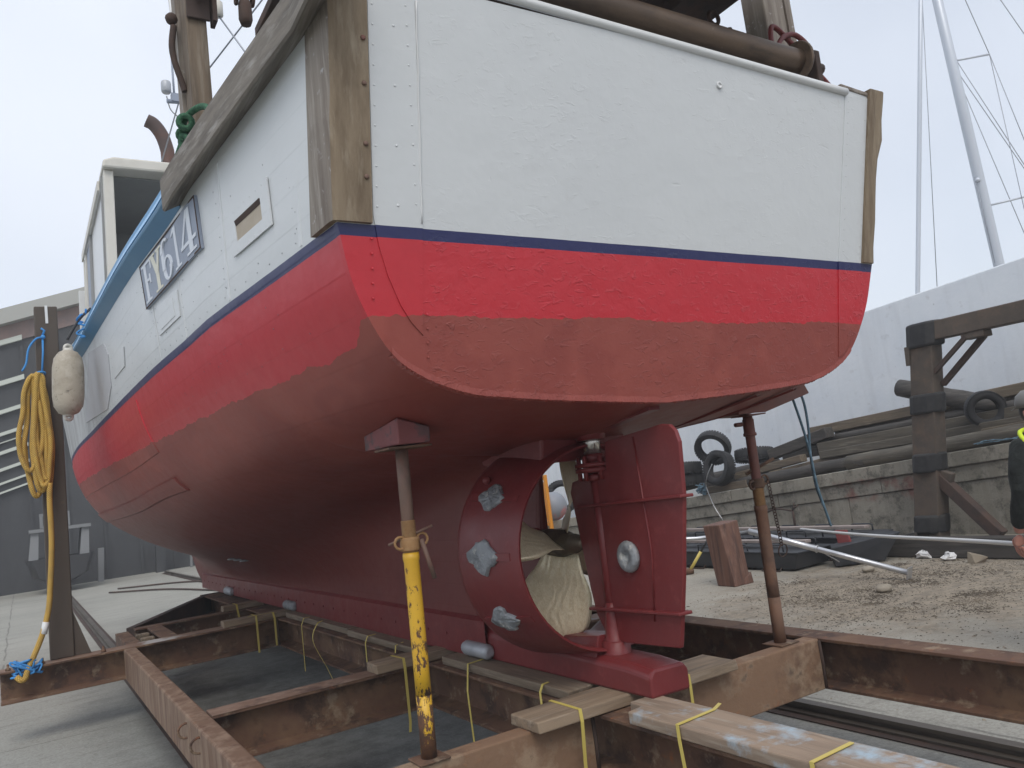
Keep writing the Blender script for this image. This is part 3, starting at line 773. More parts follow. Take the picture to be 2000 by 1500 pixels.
# ------------------------------------------------------------------ fishing boat: hull form
ST=[
 (2.52,[(0,1.225),(0.10,1.228),(0.25,1.236),(0.50,1.250),(0.75,1.269),(0.945,1.293),(1.126,1.357),(1.238,1.437),(1.359,1.64),(1.42,1.868),(1.432,2.60)]),
 (3.2, [(0,1.13),(0.10,1.133),(0.26,1.142),(0.52,1.16),(0.78,1.178),(0.99,1.208),(1.18,1.292),(1.30,1.42),(1.42,1.64),(1.488,1.869),(1.525,2.60)]),
 (3.62,[(0,1.09),(0.004,1.09),(0.010,1.0905),(0.030,1.091),(0.79,1.15),(1.015,1.194),(1.213,1.287),(1.342,1.41),(1.465,1.64),(1.533,1.871),(1.580,2.60)]),
 (3.72,[(0,0.0),(0.07,0.0),(0.022,0.60),(0.03,1.03),(0.45,1.118),(0.93,1.178),(1.205,1.280),(1.345,1.407),(1.475,1.64),(1.543,1.872),(1.592,2.60)]),
 (3.95,[(0,0.0),(0.095,0.0),(0.060,0.60),(0.08,1.00),(0.55,1.095),(0.97,1.155),(1.23,1.262),(1.37,1.40),(1.50,1.64),(1.565,1.873),(1.62,2.60)]),
 (4.4,[(0,0.0),(0.10,0.0),(0.09,0.60),(0.13,0.985),(0.60,1.085),(1.00,1.145),(1.25,1.245),(1.39,1.395),(1.52,1.64),(1.585,1.875),(1.648,2.60)]),
 (5.2, [(0,0.0),(0.10,0.0),(0.11,0.48),(0.20,0.84),(0.70,0.985),(1.05,1.09),(1.30,1.22),(1.44,1.385),(1.565,1.63),(1.633,1.88),(1.71,2.61)]),
 (6.8, [(0,0.0),(0.10,0.0),(0.12,0.36),(0.34,0.62),(0.80,0.81),(1.13,0.965),(1.38,1.15),(1.53,1.36),(1.635,1.62),(1.69,1.887),(1.77,2.66)]),
 (8.6, [(0,0.0),(0.10,0.0),(0.13,0.28),(0.40,0.50),(0.86,0.68),(1.20,0.86),(1.46,1.08),(1.61,1.32),(1.70,1.60),(1.74,1.896),(1.83,2.80)]),
 (10.4,[(0,0.0),(0.10,0.0),(0.13,0.25),(0.38,0.45),(0.82,0.64),(1.18,0.83),(1.48,1.06),(1.66,1.31),(1.755,1.60),(1.785,1.905),(1.89,2.98)]),
 (12.0,[(0,0.0),(0.10,0.0),(0.12,0.26),(0.30,0.45),(0.66,0.65),(1.00,0.84),(1.34,1.08),(1.56,1.33),(1.70,1.62),(1.765,1.913),(1.95,3.15)]),
 (13.0,[(0,0.10),(0.09,0.10),(0.11,0.32),(0.20,0.50),(0.44,0.72),(0.72,0.93),(1.02,1.17),(1.25,1.41),(1.46,1.68),(1.60,1.918),(1.86,3.28)]),
 (13.9,[(0,0.55),(0.08,0.55),(0.09,0.68),(0.12,0.80),(0.22,0.97),(0.38,1.15),(0.58,1.37),(0.77,1.57),(0.97,1.77),(1.14,1.922),(1.55,3.40)]),
 (14.6,[(0,1.15),(0.06,1.15),(0.07,1.22),(0.08,1.30),(0.12,1.40),(0.20,1.52),(0.30,1.64),(0.40,1.75),(0.50,1.84),(0.60,1.926),(1.08,3.50)]),
 (15.1,[(0,1.90),(0.04,1.905),(0.042,1.908),(0.044,1.911),(0.046,1.914),(0.048,1.917),(0.050,1.92),(0.052,1.923),(0.054,1.926),(0.056,1.93),(0.45,3.56)]),
]
YS=[s[0] for s in ST]
def section(y):
    out=[]
    for k in range(11):
        out.append((cr(YS,[s[1][k][0] for s in ST],y),cr(YS,[s[1][k][1] for s in ST],y)))
    return out
def catmull(P,n):
    # centripetal-ish catmull through points, n subdivisions per segment
    out=[]
    for i in range(len(P)-1):
        p0=P[i-1] if i>0 else (2*P[0][0]-P[1][0],2*P[0][1]-P[1][1])
        p1,p2=P[i],P[i+1]
        p3=P[i+2] if i+2<len(P) else (2*p2[0]-p1[0],2*p2[1]-p1[1])
        d1=math.hypot(p1[0]-p0[0],p1[1]-p0[1])**.5+1e-6;d2=math.hypot(p2[0]-p1[0],p2[1]-p1[1])**.5+1e-6;d3=math.hypot(p3[0]-p2[0],p3[1]-p2[1])**.5+1e-6
        for j in range(n):
            t=j/n;r=[]
            for c in(0,1):
                m1=d2*((p1[c]-p0[c])/d1-(p2[c]-p0[c])/(d1+d2)+(p2[c]-p1[c])/d2)
                m2=d2*((p2[c]-p1[c])/d2-(p3[c]-p1[c])/(d2+d3)+(p3[c]-p2[c])/d3)
                r.append((2*t**3-3*t*t+1)*p1[c]+(t**3-2*t*t+t)*m1+(-2*t**3+3*t*t)*p2[c]+(t**3-t*t)*m2)
            out.append(tuple(r))
    out.append(P[-1]);return out
_FC={}
def fine(y,n=5):
    k=(round(y,4),n)
    if k not in _FC: _FC[k]=_fine(y,n)
    return _FC[k]
def _fine(y,n=5):
    S=section(y)
    a=catmull(S[1:10],n)   # keel edge .. stripe (smooth)
    b=[(S[9][0]+(S[10][0]-S[9][0])*t/4,S[9][1]+(S[10][1]-S[9][1])*t/4) for t in range(1,5)]
    return [S[0]]+a+b
def side_x(y,z):
    f=fine(y,6)
    for i in range(len(f)-1,0,-1):
        if f[i-1][1]<=z<=f[i][1]:
            t=(z-f[i-1][1])/(f[i][1]-f[i-1][1]+1e-9);return f[i-1][0]+(f[i][0]-f[i-1][0])*t
    return f[-1][0]
def bot_z(y,x):
    f=fine(y,6)
    for i in range(len(f)-1):
        if f[i][0]<=x<=f[i+1][0]: 
            t=(x-f[i][0])/(f[i+1][0]-f[i][0]+1e-9);return f[i][1]+(f[i+1][1]-f[i][1])*t

def rake(y, z):
    return y - .16 * (z - 1.84) * max(0, 1 - (y - 2.52) / .62)

HEEL = R(1.4)
boat = thing('fishing_boat', 'white, navy and red fishing boat hauled out, stern towards us, number FY614 on its side', 'fishing boat', (2.32, 0, .66), local=True)
boat.rotation_euler = (0, HEEL, 0)
def P(mb, name, material, parent=None, **k):
    return mb.build(name, material, parent or boat, **k)

ys = [2.52, 2.62, 2.75, 2.95, 3.2, 3.45, 3.60, 3.62, 3.65, 3.68, 3.70, 3.72, 3.8, 3.95, 4.2, 4.4, 4.6, 4.9]
y = 5.2
while y < 14.0:
    ys.append(y); y += .28
ys += [14.0, 14.2, 14.4, 14.6, 14.75, 14.9, 15.0, 15.1]
m = MB()
rings = []
for y in ys:
    F = fine(y, 6)
    port = [(-x, rake(y, z), z) for x, z in reversed(F)]
    star = [(x, rake(y, z), z) for x, z in F[1:]]
    rings.append(port + star)
m.quad_strip(rings, False, True)
hull = P(m, 'hull', 'hull')
# stem post closing the bow
F = fine(15.1, 6)
m = MB().tube([(0, 15.1, 1.88), (0, 15.12, 2.3), (0, 15.16, 3.0), (0, 15.2, 3.55)], .05, 8)
P(m, 'stem', 'hull')
# transom: slab set a little proud of the hull ends
TO = [(0, 1.223)] + [p for p in fine(2.52, 6)[1:] if p[1] < 1.868] + [(1.42, 1.868), (1.425, 2.17), (1.43, 2.42), (1.44, 2.62), (1.44, 2.72)]
m = MB()
def tpl(x, z, off):
    return (x, 2.52 - .16 * (z - 1.84) - off, z)
top_in = []
seq = TO
f0 = [[tpl(-x, z, .014), tpl(x, z, .014)] for x, z in seq]
# rows: split every row into columns so the face shades evenly
rows = []
for x, z in seq:
    rows.append([tpl(-x + 2 * x * k / 24, z, .014) for k in range(25)])
m.quad_strip(rows, False, False)
# bevelled rim back to the hull
for sgn in (-1, 1):
    m.quad_strip([[tpl(sgn * x, z, .014), tpl(sgn * (x + .003), z, -.01)] for x, z in seq], False, False)
m.quad_strip([[tpl(-1.5 + 3 * k / 10, 2.72, .014), tpl(-1.5 + 3 * k / 10, 2.72, -.05)] for k in range(11)], False, False)
tr = P(m, 'transom', 'transom')
# ragged laminate lip along the lower edge of the transom
m = MB()
pts = [(-x, z) for x, z in reversed(seq) if z < 1.45] + [(x, z) for x, z in seq[1:] if z < 1.45]
pr_, L = [], 0
dense = []
for i in range(len(pts) - 1):
    for k in range(5):
        t = k / 5
        dense.append((pts[i][0] * (1 - t) + pts[i + 1][0] * t, pts[i][1] * (1 - t) + pts[i + 1][1] * t))
rg_ = []
for i, (x, z) in enumerate(dense):
    j = random.uniform(-.002, .002)
    d1 = .007 + random.uniform(-.002, .003)
    rg_.append([tpl(x, z + .022 + j, .015), tpl(x, z - .002 + j * .5, .017 + d1 * .3), tpl(x, z - d1, .012), tpl(x, z - d1 * .6, -.02)])
m.quad_strip(rg_, False, False)
P(m, 'transom_lip', 'transom')

# side plates on the transom, screwed on, and their screws
def tplate(outline, off=.0185):
    m = MB()
    a = [tpl(x, z, off) for x, z in outline]; b = [tpl(x, z, .012) for x, z in outline]
    m.poly(a)
    n = len(a)
    for i in range(n):
        m.poly([a[i], b[i], b[(i + 1) % n], a[(i + 1) % n]])
    return m
lp = [(-1.292, 2.66), (-1.292, 1.90), (-1.275, 1.80), (-1.245, 1.70), (-1.20, 1.60), (-1.16, 1.54), (-1.117, 1.497), (-1.108, 1.88), (-1.118, 2.66)]
pl = P(tplate(lp), 'transom_plate', 'transom', label='port strip of smooth plate on the transom')
rp = [(1.232, 2.70), (1.405, 2.70), (1.325, 1.87), (1.33, 1.78), (1.30, 1.62), (1.25, 1.50), (1.17, 1.41), (1.137, 1.40), (1.15, 1.86)]
pr_ = P(tplate(rp), 'transom_plate', 'transom', label='starboard strip of smooth plate on the transom')
m = MB()
MT['nailgrey'] = mat('dull_nail_heads', (0.16, 0.16, 0.18), .6)
def screw(mb, p, nrm, r=.006):
    mb.lathe([(r, 0), (r * .75, .0011), (r * .25, .0014)], p, nrm, 6)
for k in range(11):
    z = 1.93 + k * .068
    screw(m, tpl(-1.277, z, .0185), (0, -1, 0), .0045); screw(m, tpl(-1.132 - .002 * k, z + .02, .0185), (0, -1, 0), .0045)
    if k % 3 == 0:
        screw(m, tpl(-1.20, z + .01, .0185), (0, -1, 0))
for k in range(15):
    z = 1.90 + k * .053
    screw(m, tpl(1.312 + (z - 1.87) * .095, z, .0185), (0, -1, 0), .004); screw(m, tpl(1.185 + (z - 1.87) * .09, z + .02, .0185), (0, -1, 0), .004)
for k in range(9):
    z = 1.42 + k * .05
    screw(m, tpl(-1.10 - (.2 if z > 1.6 else 0), z, .0185), (0, -1, 0), .005)
stuff(P(m, 'screw_heads', 'transom'))
MB().lathe([(.016, 0), (.016, .006), (.010, .007), (.010, .002), (.003, .001)], tpl(.36, 2.60, .014), (0, -1, 0), 12).build('drain_boss', 'white', boat)

m = MB().tube([tpl(-1.112 + .004 * math.sin(k) * .3, 1.885 + k * .0385, .019) for k in range(21)], .0035, 6)
P(m, 'sealant_bead', 'white')
# white half-round cap along the transom top
m = MB().tube([(-1.29 + 2.525 * k / 20, 2.364, 2.752 - .024 * (-1.29 + 2.525 * k / 20 + .70)) for k in range(21)], .019, 12)
P(m, 'transom_cap', 'white')
MB().hexa([(1.20, 2.36, 2.722), (1.52, 2.36, 2.705), (1.52, 2.50, 2.705), (1.20, 2.50, 2.722)], [(1.20, 2.36, 2.745), (1.52, 2.36, 2.725), (1.52, 2.50, 2.725), (1.20, 2.50, 2.745)]).build('cap_board', 'greywood_z', boat, bevel=.005)

# timber corner posts, one at each end of the transom
def sx(y, z):
    return side_x(y, z)
def corner(sgn, chipped):
    m = MB()
    rows = []
    zs = [1.869, 1.95, 2.08, 2.2, 2.3, 2.40, 2.5, 2.6, 2.70, 2.78 if not chipped else 2.745]
    for i, z in enumerate(zs):
        e = 1.442 if sgn < 0 else 1.415 + .10 * (z - 1.868)
        if chipped:
            e += .028 if z > 2.47 else 0
            e += random.uniform(-.006, .006)
        else:
            e += random.uniform(-.003, .003)
        inn = 1.300 if sgn < 0 else 1.328 + (z - 1.87) * .095
        yb = 2.52 - .16 * (z - 1.84)
        ys_ = yb + .16 if sgn < 0 else yb + .18
        xs_ = sx(ys_, min(z, 2.59)) + .016
        f = yb - .032
        rows.append([(sgn * inn, f, z), (sgn * (e - .022), f, z), (sgn * (e - .004), f + .006, z), (sgn * (e + .002), f + .03, z), (sgn * (xs_ + .004), ys_, z), (sgn * (xs_ - .06), ys_, z), (sgn * inn, yb + .06, z)])
    m.quad_strip(rows, True, False, True)
    return m
cp_ = P(corner(-1, False), 'corner_post', 'brownwood_z', label='brown timber corner post at the port end of the transom')
cp_.data.materials.append(MT['greywood_z'])       # its side face has weathered grey
for f in cp_.data.polygons:
    if f.normal.x < -.75:
        f.material_index = 1
P(corner(1, True), 'corner_post', 'brownwood_z', label='chipped timber corner post at the starboard end of the transom')
m = MB()
for z in (2.02, 2.13, 2.33, 2.48, 2.62):
    m.lathe([(.009, 0), (.009, .003), (.004, .005), (.002, .0055)], tpl(-1.318, z, .0325), (0, -1, 0), 8)
stuff(P(m, 'post_bolts', 'propsteel'))

# heavy rubbing timber and the blue rail that continues it forward, each side
def side_pt(y, z, off, sgn=-1):
    return (sgn * (side_x(y, min(z, 2.58 + max(0, (y - 5.2)) * .05)) + off), y, z)
def railing(y0, y1, prof, sgn, n=24, zf=lambda y: 0, jit=0):
    rows = []
    for k in range(n + 1):
        y = y0 + (y1 - y0) * k / n
        rows.append([side_pt(y, z + zf(y), off + random.uniform(-jit, jit), sgn) for off, z in prof])
    return MB().quad_strip(rows, True, False, True)
for sgn in (-1, 1):
    zt_ = lambda y: .085 * max(0, (4.1 - y) / 1.6)
    m = railing(2.20 if sgn < 0 else 2.66, 4.12, [(.002, 2.497), (.080, 2.455), (.088, 2.463), (.084, 2.612), (.068, 2.632), (-.06, 2.655)], sgn, 30, zt_)
    P(m, 'rubbing_timber', 'greywood_y', label='heavy weathered timber along the top of the %s side' % ('port' if sgn < 0 else 'starboard'))
    zf = lambda y: max(0, y - 5.0) * .026 + max(0, y - 8) * .02
    m = railing(4.125, 14.0, [(.001, 2.487), (.058, 2.540), (.062, 2.552), (.058, 2.566), (.001, 2.570)], sgn, 40, zf)
    P(m, 'lower_rail', 'bluedk' if False else 'bluedk')
    m = railing(4.125, 14.0, [(.0, 2.571), (.063, 2.567), (.052, 2.600), (.036, 2.618), (.044, 2.640), (.03, 2.660), (-.05, 2.665), (-.05, 2.571)], sgn, 40, zf)
    P(m, 'upper_rail', 'blue')

# deck inside the bulwarks
m = MB()
rows = []
for k in range(40):
    y = 2.62 + 12.2 * k / 39
    zd = 2.06 + max(0, y - 6) * .05
    xx = max(side_x(max(y, 2.52), min(zd, 2.3)) - .02, .01)
    rows.append([(-xx, y, zd), (0, y, zd + .03), (xx, y, zd)])
m.quad_strip(rows, False, False)
P(m, 'deck', 'greyin')

# freeing port in the bulwark: raised frame round a recess
def hp(y, z, off=0.0, sgn=-1):
    return Vector((sgn * (side_x(y, z) + off), y, z))
o_ = [(3.47, 2.035), (3.03, 2.035), (3.03, 2.225), (3.47, 2.225)]
i_ = [(3.405, 2.085), (3.115, 2.085), (3.115, 2.172), (3.405, 2.172)]
m = MB()
for k in range(4):
    a, b, c, d = o_[k], o_[(k + 1) % 4], i_[(k + 1) % 4], i_[k]
    m.hexa([hp(*a, .004), hp(*b, .004), hp(*c, .004), hp(*d, .004)], [hp(*a, .010), hp(*b, .010), hp(*c, .010), hp(*d, .010)])
fp = P(m, 'freeing_port', 'hull')
m = MB()
m.poly([hp(*q, .0062) for q in i_])
P(m, 'inner_panel', 'beige', fp)
m = MB().hexa([hp(3.403, 2.168, .005), hp(3.117, 2.168, .005), hp(3.117, 2.150, .007), hp(3.403, 2.150, .007)], [hp(3.403, 2.172, .013), hp(3.117, 2.172, .013), hp(3.117, 2.166, .012), hp(3.403, 2.166, .012)])
P(m, 'drip_lip', 'rust_dark', fp)
m = MB()
for k in range(8):
    for (yy, zz) in ((3.02 + k * .065, 2.213), (3.02 + k * .065, 2.048)):
        screw(m, hp(yy, zz, .010), (-1, 0, 0), .0032)
stuff(P(m, 'screw_heads', 'hull'))

# blanked hatches and old patches in the topside
def sidepatch(name, q, off, material='hull', th=.006, label=None):
    m = MB()
    a = [hp(y, z, off) for y, z in q]; b = [hp(y, z, off - th) for y, z in q]
    m.poly(a)
    for k in range(len(a)):
        m.poly([a[k], b[k], b[(k + 1) % len(a)], a[(k + 1) % len(a)]])
    return P(m, name, material, label=label)
h1 = sidepatch('hatch_patch', [(4.93, 2.010), (4.43, 2.008), (4.42, 2.145), (4.87, 2.168)], .007)
h2 = sidepatch('hatch_patch', [(4.86, 2.03), (4.52, 2.03), (4.52, 2.125), (4.82, 2.14)], .010)
h3 = sidepatch('hatch_patch', [(6.72, 2.07), (6.18, 2.066), (6.09, 2.186), (6.63, 2.21)], .007)
gp = sidepatch('primer_patch', [(9.0, 2.02), (7.35, 1.925), (6.95, 2.05), (6.85, 2.28), (7.0, 2.40), (8.0, 2.52)], .006, 'greypatch', label='dull grey primer patch behind the fender')
m = MB()
for k in range(46):
    y = 2.85 + k * .135
    screw(m, hp(y, 1.905 + random.uniform(-.004, .004) + .0005 * k, .001), (-1, 0, 0), .0032)
for y0 in (2.82, 2.86, 3.62, 4.36, 4.95, 5.05, 5.9, 6.75):
    for k in range(7):
        screw(m, hp(y0 + random.uniform(-.015, .015), 1.95 + k * .075 + random.uniform(-.02, .02), .001), (-1, 0, 0), .0032)
for k in range(26):
    screw(m, hp(random.uniform(3, 5.6), random.uniform(1.92, 2.40), .001), (-1, 0, 0), .0032)
for k in range(34):
    y = random.uniform(2.9, 6.2)
    screw(m, hp(y, 1.75 + random.uniform(-.2, .05), .001), (-1, 0, 0), .0032)
stuff(P(m, 'nail_heads', 'nailgrey'))
# butt seams in the side sheathing: narrow raised laps
for y0, dy in ((2.80, -.10), (3.60, -.1), (4.38, -.02), (5.0, 0)):
    m = MB()
    rows = []
    for k in range(12):
        z = 1.88 + k * .055
        y = y0 + dy * (z - 1.9)
        rows.append([tuple(hp(y - .006, z, .0)), tuple(hp(y - .004, z, .003)), tuple(hp(y + .004, z, .003)), tuple(hp(y + .03, z, .0))])
    m.quad_strip(rows, False, False)
    P(m, 'sheathing_seam', 'hull')

# sheathing plate at the bow and the bilge strake below it
def hull_sheet(y0, y1, z0f, z1f, off, n=26, mrows=6, edge=True):
    m = MB()
    rows = []
    for k in range(n + 1):
        y = y0 + (y1 - y0) * k / n
        r = []
        for j in range(mrows + 1):
            z = z0f(y) + (z1f(y) - z0f(y)) * j / mrows
            r.append(hp(y, z, off))
        if edge:
            r = [hp(y, z0f(y) - .004, -.004)] + r + [hp(y, z1f(y) + .004, -.004)]
        rows.append(r)
    first = [hp(y0 - .004, (p.z), -.004) for p in rows[0]]
    rows = [first] + rows
    m.quad_strip(rows, False, False)
    return m
lo = lambda y: cr([5.9, 6.1, 7.2, 8.8, 10.7, 13], [1.44, 1.432, 1.395, 1.375, 1.36, 1.36], y)
m = hull_sheet(6.02, 12.9, lo, lambda y: 1.80 + .004 * (y - 6), .008)
P(m, 'sheathing_plate', 'hull', label='raised sheathing plate round the port bow')
st0 = lambda y: cr([6.05, 6.7, 8.2, 10.2, 12.5], [1.165, 1.148, 1.075, 1.052, 1.05], y)
st1 = lambda y: cr([6.05, 6.9, 8.0, 10.0, 12.5], [1.255, 1.222, 1.170, 1.150, 1.15], y)
m = hull_sheet(6.1, 12.4, st0, st1, .022, 24, 2)
P(m, 'bilge_strake', 'hull', label='raised strake low on the port bow')
# small torn scab of paint ahead of the strake
# planking laps under the stern (starboard bottom seen past the rudder)
for xx in (.62, .88):
    m = MB()
    rows = []
    for k in range(16):
        y = 2.66 + k * .11
        z = bot_z(y, xx + .02 * k / 16)
        rows.append([(xx - .008, y, z + .003), (xx, y, z - .006), (xx + .004, y, z - .006), (xx + .03, y, bot_z(y, xx + .03) + .002)])
    m.quad_strip(rows, False, False)
    P(m, 'bottom_lap', 'hull')

# keel shoe, skeg and heel
m = MB()
sec = lambda y, h: [(-.108, y, -.002), (.108, y, -.002), (.108, y, h - .03), (.085, y, h), (-.085, y, h), (-.108, y, h - .03)]
m.quad_strip([sec(2.80, .115), sec(2.95, .13), sec(3.18, .135), sec(4.24, .16)], True, False, True)
P(m, 'keel_heel', 'antifoul', bevel=.012)
m = MB()
for sg in (-1, 1):
    rows = []
    for k in range(24):
        y = 4.2 + k * (12.75 - 4.2) / 23
        zt_ = .205 - .002 * (y - 4)
        rows.append([(sg * .098, y, zt_ + .02), (sg * .124, y, zt_), (sg * .124, y, -.003), (sg * .05, y, -.003)])
    m.quad_strip(rows, False, False)
P(m, 'keel_shoe', 'antifoul', label='lighter red shoe planks bolted along the keel')
m = MB()
for k in range(30):
    m.lathe([(.010, 0), (.010, .004), (.003, .006)], (-.124, 4.7 + k * .27, .10), (-1, 0, 0), 6)
stuff(P(m, 'keel_bolts', 'antifoul'))
m = MB()
m.quad_strip([[(-.10, y, .12), (.10, y, .12), (.07, y, z), (-.07, y, z)] for y, z in ((3.19, .215), (3.35, .20), (3.75, .18), (4.24, .30))], True, False, True)
P(m, 'skeg_knee', 'antifoul', bevel=.006)
def lozenge(c, ax_len, r, name, mt):
    m = MB()
    x, y, z = c
    prof = [(r * .5, -ax_len / 2), (r * .85, -ax_len / 2 + r * .25), (r, -ax_len / 2 + r * .7), (r, ax_len / 2 - r * .7), (r * .85, ax_len / 2 - r * .25), (r * .5, ax_len / 2)]
    m.lathe(prof, c, (0, 1, 0), 14)
    return P(m, name, mt)
lozenge((-.135, 4.29, .046), .30, .042, 'keel_anode', 'zinc_new')
lozenge((-.135, 8.12, .046), .32, .045, 'keel_anode', 'zinc')
lozenge((-.135, 10.86, .046), .34, .05, 'keel_anode', 'zinc_new')

# headbox between hull and nozzle
m = MB().hexa([(-.25, 3.235, 1.03), (.25, 3.235, 1.03), (.25, 3.80, 1.06), (-.25, 3.80, 1.06)], [(-.25, 3.20, 1.19), (.25, 3.20, 1.19), (.25, 3.84, 1.16), (-.25, 3.84, 1.16)])
P(m, 'nozzle_headbox', 'antifoul', bevel=.015)
# propeller nozzle
NZ = (0, 0, .623)
prof = [(.478, 3.14), (.484, 3.155), (.503, 3.30), (.522, 3.45), (.534, 3.60), (.530, 3.635), (.515, 3.65), (.492, 3.60), (.470, 3.50), (.462, 3.40), (.464, 3.25), (.468, 3.142)]
m = MB()
n = 56
rings = [[(r * math.cos(2 * math.pi * k / n), yy, .623 + r * math.sin(2 * math.pi * k / n)) for k in range(n)] for r, yy in prof + prof[:1]]
m.quad_strip(rings, True, True)
nz = P(m, 'propeller_nozzle', 'antifoul')
def nozzle_anode(deg, seed, sc):
    rnd = random.Random(seed)
    a0 = R(180 - deg)
    yc = 3.40
    r = .522
    def pt(u, v, h):   # u along y, v round the ring
        rr = .478 + (yc + u - 3.14) * .125 + h
        a = a0 + v / r
        return (rr * math.cos(a), yc + u, .623 + rr * math.sin(a))
    m = MB()
    N = 22
    out = []
    for k in range(N):
        a = 2 * math.pi * k / N
        ru = (.088 + .020 * math.cos(4 * a) + rnd.uniform(-.012, .012)) * sc
        rv = (.062 + .006 * math.cos(4 * a) + rnd.uniform(-.010, .010)) * sc
        out.append((ru * math.cos(a), rv * math.sin(a)))
    rings = [[pt(u * s, v * s, h + (rnd.uniform(-.0025, .0025) if .2 < s < 1 else 0)) for u, v in out] for s, h in ((1, .0), (1.0, .013), (.90, .021), (.6, .023), (.3, .023), (.03, .023))]
    m.quad_strip(rings, True, False, True)
    P(m, 'nozzle_anode', 'zinc', nz)
    m = MB()
    for u0, u1 in ((-.20, -.07), (.07, .15)):
        m.hexa([pt(u0, -.018, 0), pt(u1, -.018, .0), pt(u1, .018, .0), pt(u0, .018, 0)], [pt(u0, -.018, .008), pt(u1, -.018, .018), pt(u1, .018, .018), pt(u0, .018, .008)])
    P(m, 'anode_strap', 'antifoul', nz)
nozzle_anode(32, 3, 1.0); nozzle_anode(1, 8, 1.22); nozzle_anode(-34, 5, 1.05)
m = MB()
m.ball((-.40, 3.50, .985), .022, 8, 6)
P(m, 'weld_boss', 'antifoul', nz)

# stern tube boss and four-bladed propeller
MB().lathe([(.06, .3), (.085, 0), (.085, -.2), (.085, -.40), (.080, -.43), (.05, -.435)], (0, 4.10, .63), (0, 1, 0), 24).build('stern_tube', 'antifoul', boat)
m = MB().lathe([(.075, 3.67), (.076, 3.60), (.068, 3.48), (.054, 3.43), (.048, 3.415), (.048, 3.385), (.038, 3.38), (.036, 3.355), (.026, 3.35), (.024, 3.325), (.010, 3.322)], (0, 0, .63), (0, 1, 0), 20)
prop = P(m, 'propeller', 'bronze_dark')
for kb in range(4):
    th = R(-109 + 90 * kb)
    m = MB()
    rows = []
    Rs = [.06, .08, .10, .125, .15, .175, .20, .225, .25, .275, .30, .325, .35, .37, .39, .41, .425, .438, .448, .454, .457]
    for r in Rs:
        ch = cr([.06, .12, .2, .28, .34, .41, .44, .457], [.21, .26, .34, .385, .385, .35, .26, .08], r)
        ph = math.atan2(1.75, 2 * math.pi * max(r, .148))
        skew = .10 * (r / .445) ** 2
        tk = .016 * (1 - r / .50)
        rad = Vector((math.cos(th), 0, math.sin(th)))
        tan = Vector((math.sin(th), 0, -math.cos(th)))
        ring = []
        for side in (1, -1):
            for k in (range(13) if side == 1 else range(1, 12)):
                s = (k / 12 - .5) if side == 1 else (.5 - k / 12)
                d = s * ch
                cam_ = .035 * ch * (1 - 4 * s * s)
                ang = (d * math.cos(ph)) / r * .92 + skew * -1
                ax = d * math.sin(ph) - cam_ * math.cos(ph) + side * tk * .5 * math.sqrt(max(.03, 1 - 4 * s * s))
                a = th - ang
                ring.append((r * math.cos(a), 3.50 + ax, .63 + r * math.sin(a)))
        rows.append(ring)
    m.quad_strip(rows, True, True, True)
    P(m, 'blade', 'bronze', prop)

# rudder: plate, stock, stiffeners, anode
out = [(3.04, 1.10), (2.84, 1.118), (2.64, 1.134), (2.59, 1.126), (2.560, 1.098), (2.545, 1.05), (2.56, .83), (2.625, .50), (2.692, .225), (2.70, .20), (3.07, .185), (3.20, .21), (3.262, .30), (3.29, .42), (3.365, .88), (3.34, .93), (3.21, .95), (3.06, .97)]
m = MB().quad_strip([[(xx, y, z) for y, z in out] for xx in (-.011, .011)], True, False, True)
rud = P(m, 'rudder', 'antifoul', bevel=.004)
m = MB().tube([(0, 3.155, .20), (0, 3.156, 1.0)], .027, 14)
m.lathe([(.055, .10), (.055, .19), (.046, .20), (.040, .26), (.030, .33), (.027, .36)], (0, 3.153, 0), (0, 0, 1), 16)
m.lathe([(.072, .085), (.066, .11), (.064, .185), (.05, .19)], (0, 3.15, 0), (0, 0, 1), 18)
P(m, 'rudder_stock', 'antifoul', rud)
m = MB()
m.lathe([(.035, .925), (.052, .93), (.052, .955), (.030, .96)], (0, 3.158, 0), (0, 0, 1), 8)
m.lathe([(.04, .965), (.092, .968), (.092, .988), (.04, .99)], (0, 3.158, 0), (0, 0, 1), 20)
m.lathe([(.04, .992), (.092, .992), (.092, 1.012), (.04, 1.014)], (0, 3.158, 0), (0, 0, 1), 20)
m.lathe([(.052, 1.015), (.052, 1.05), (.035, 1.055)], (0, 3.158, 0), (0, 0, 1), 8)
for k in range(6):
    a = k * math.pi / 3 + .3
    m.lathe([(.012, .93), (.012, 1.04), (.004, 1.045)], (.072 * math.cos(a), 3.158 + .072 * math.sin(a), 0), (0, 0, 1), 6)
P(m, 'stock_flange', 'antifoul', rud)
P(MB().lathe([(.042, 1.055), (.042, 1.16)], (0, 3.16, 0), (0, 0, 1), 18), 'bright_stock', 'shinysteel', rud)
P(MB().lathe([(.07, 1.12), (.075, 1.16), (.09, 1.2)], (0, 3.16, 0), (0, 0, 1), 18), 'stock_gland', 'antifoul', rud)
for zz, ya, yb in ((.815, 3.29, 2.548), (.333, 3.285, 2.648)):
    m = MB().bar((0, ya, zz - .006), (0, yb, zz + .012), .075, .014)
    P(m, 'stiffener', 'antifoul', rud, bevel=.004)
m = MB().tube([(-.013, 2.83, 1.10), (-.013, 2.80, .60), (-.013, 2.84, .30)], .005, 6)
P(m, 'weld_bead', 'antifoul', rud)
m = MB().lathe([(.068, .0), (.072, .012), (.066, .024), (.05, .03), (.024, .026), (.020, .010), (.004, .010)], (-.011, 2.955, .575), (-1, 0, 0), 22)
P(m, 'rudder_anode', 'zinc', rud)
m = MB().bar((0, 3.12, 1.16), (0, 2.68, 1.215), .06, .03)
P(m, 'rudder_stop', 'antifoul')

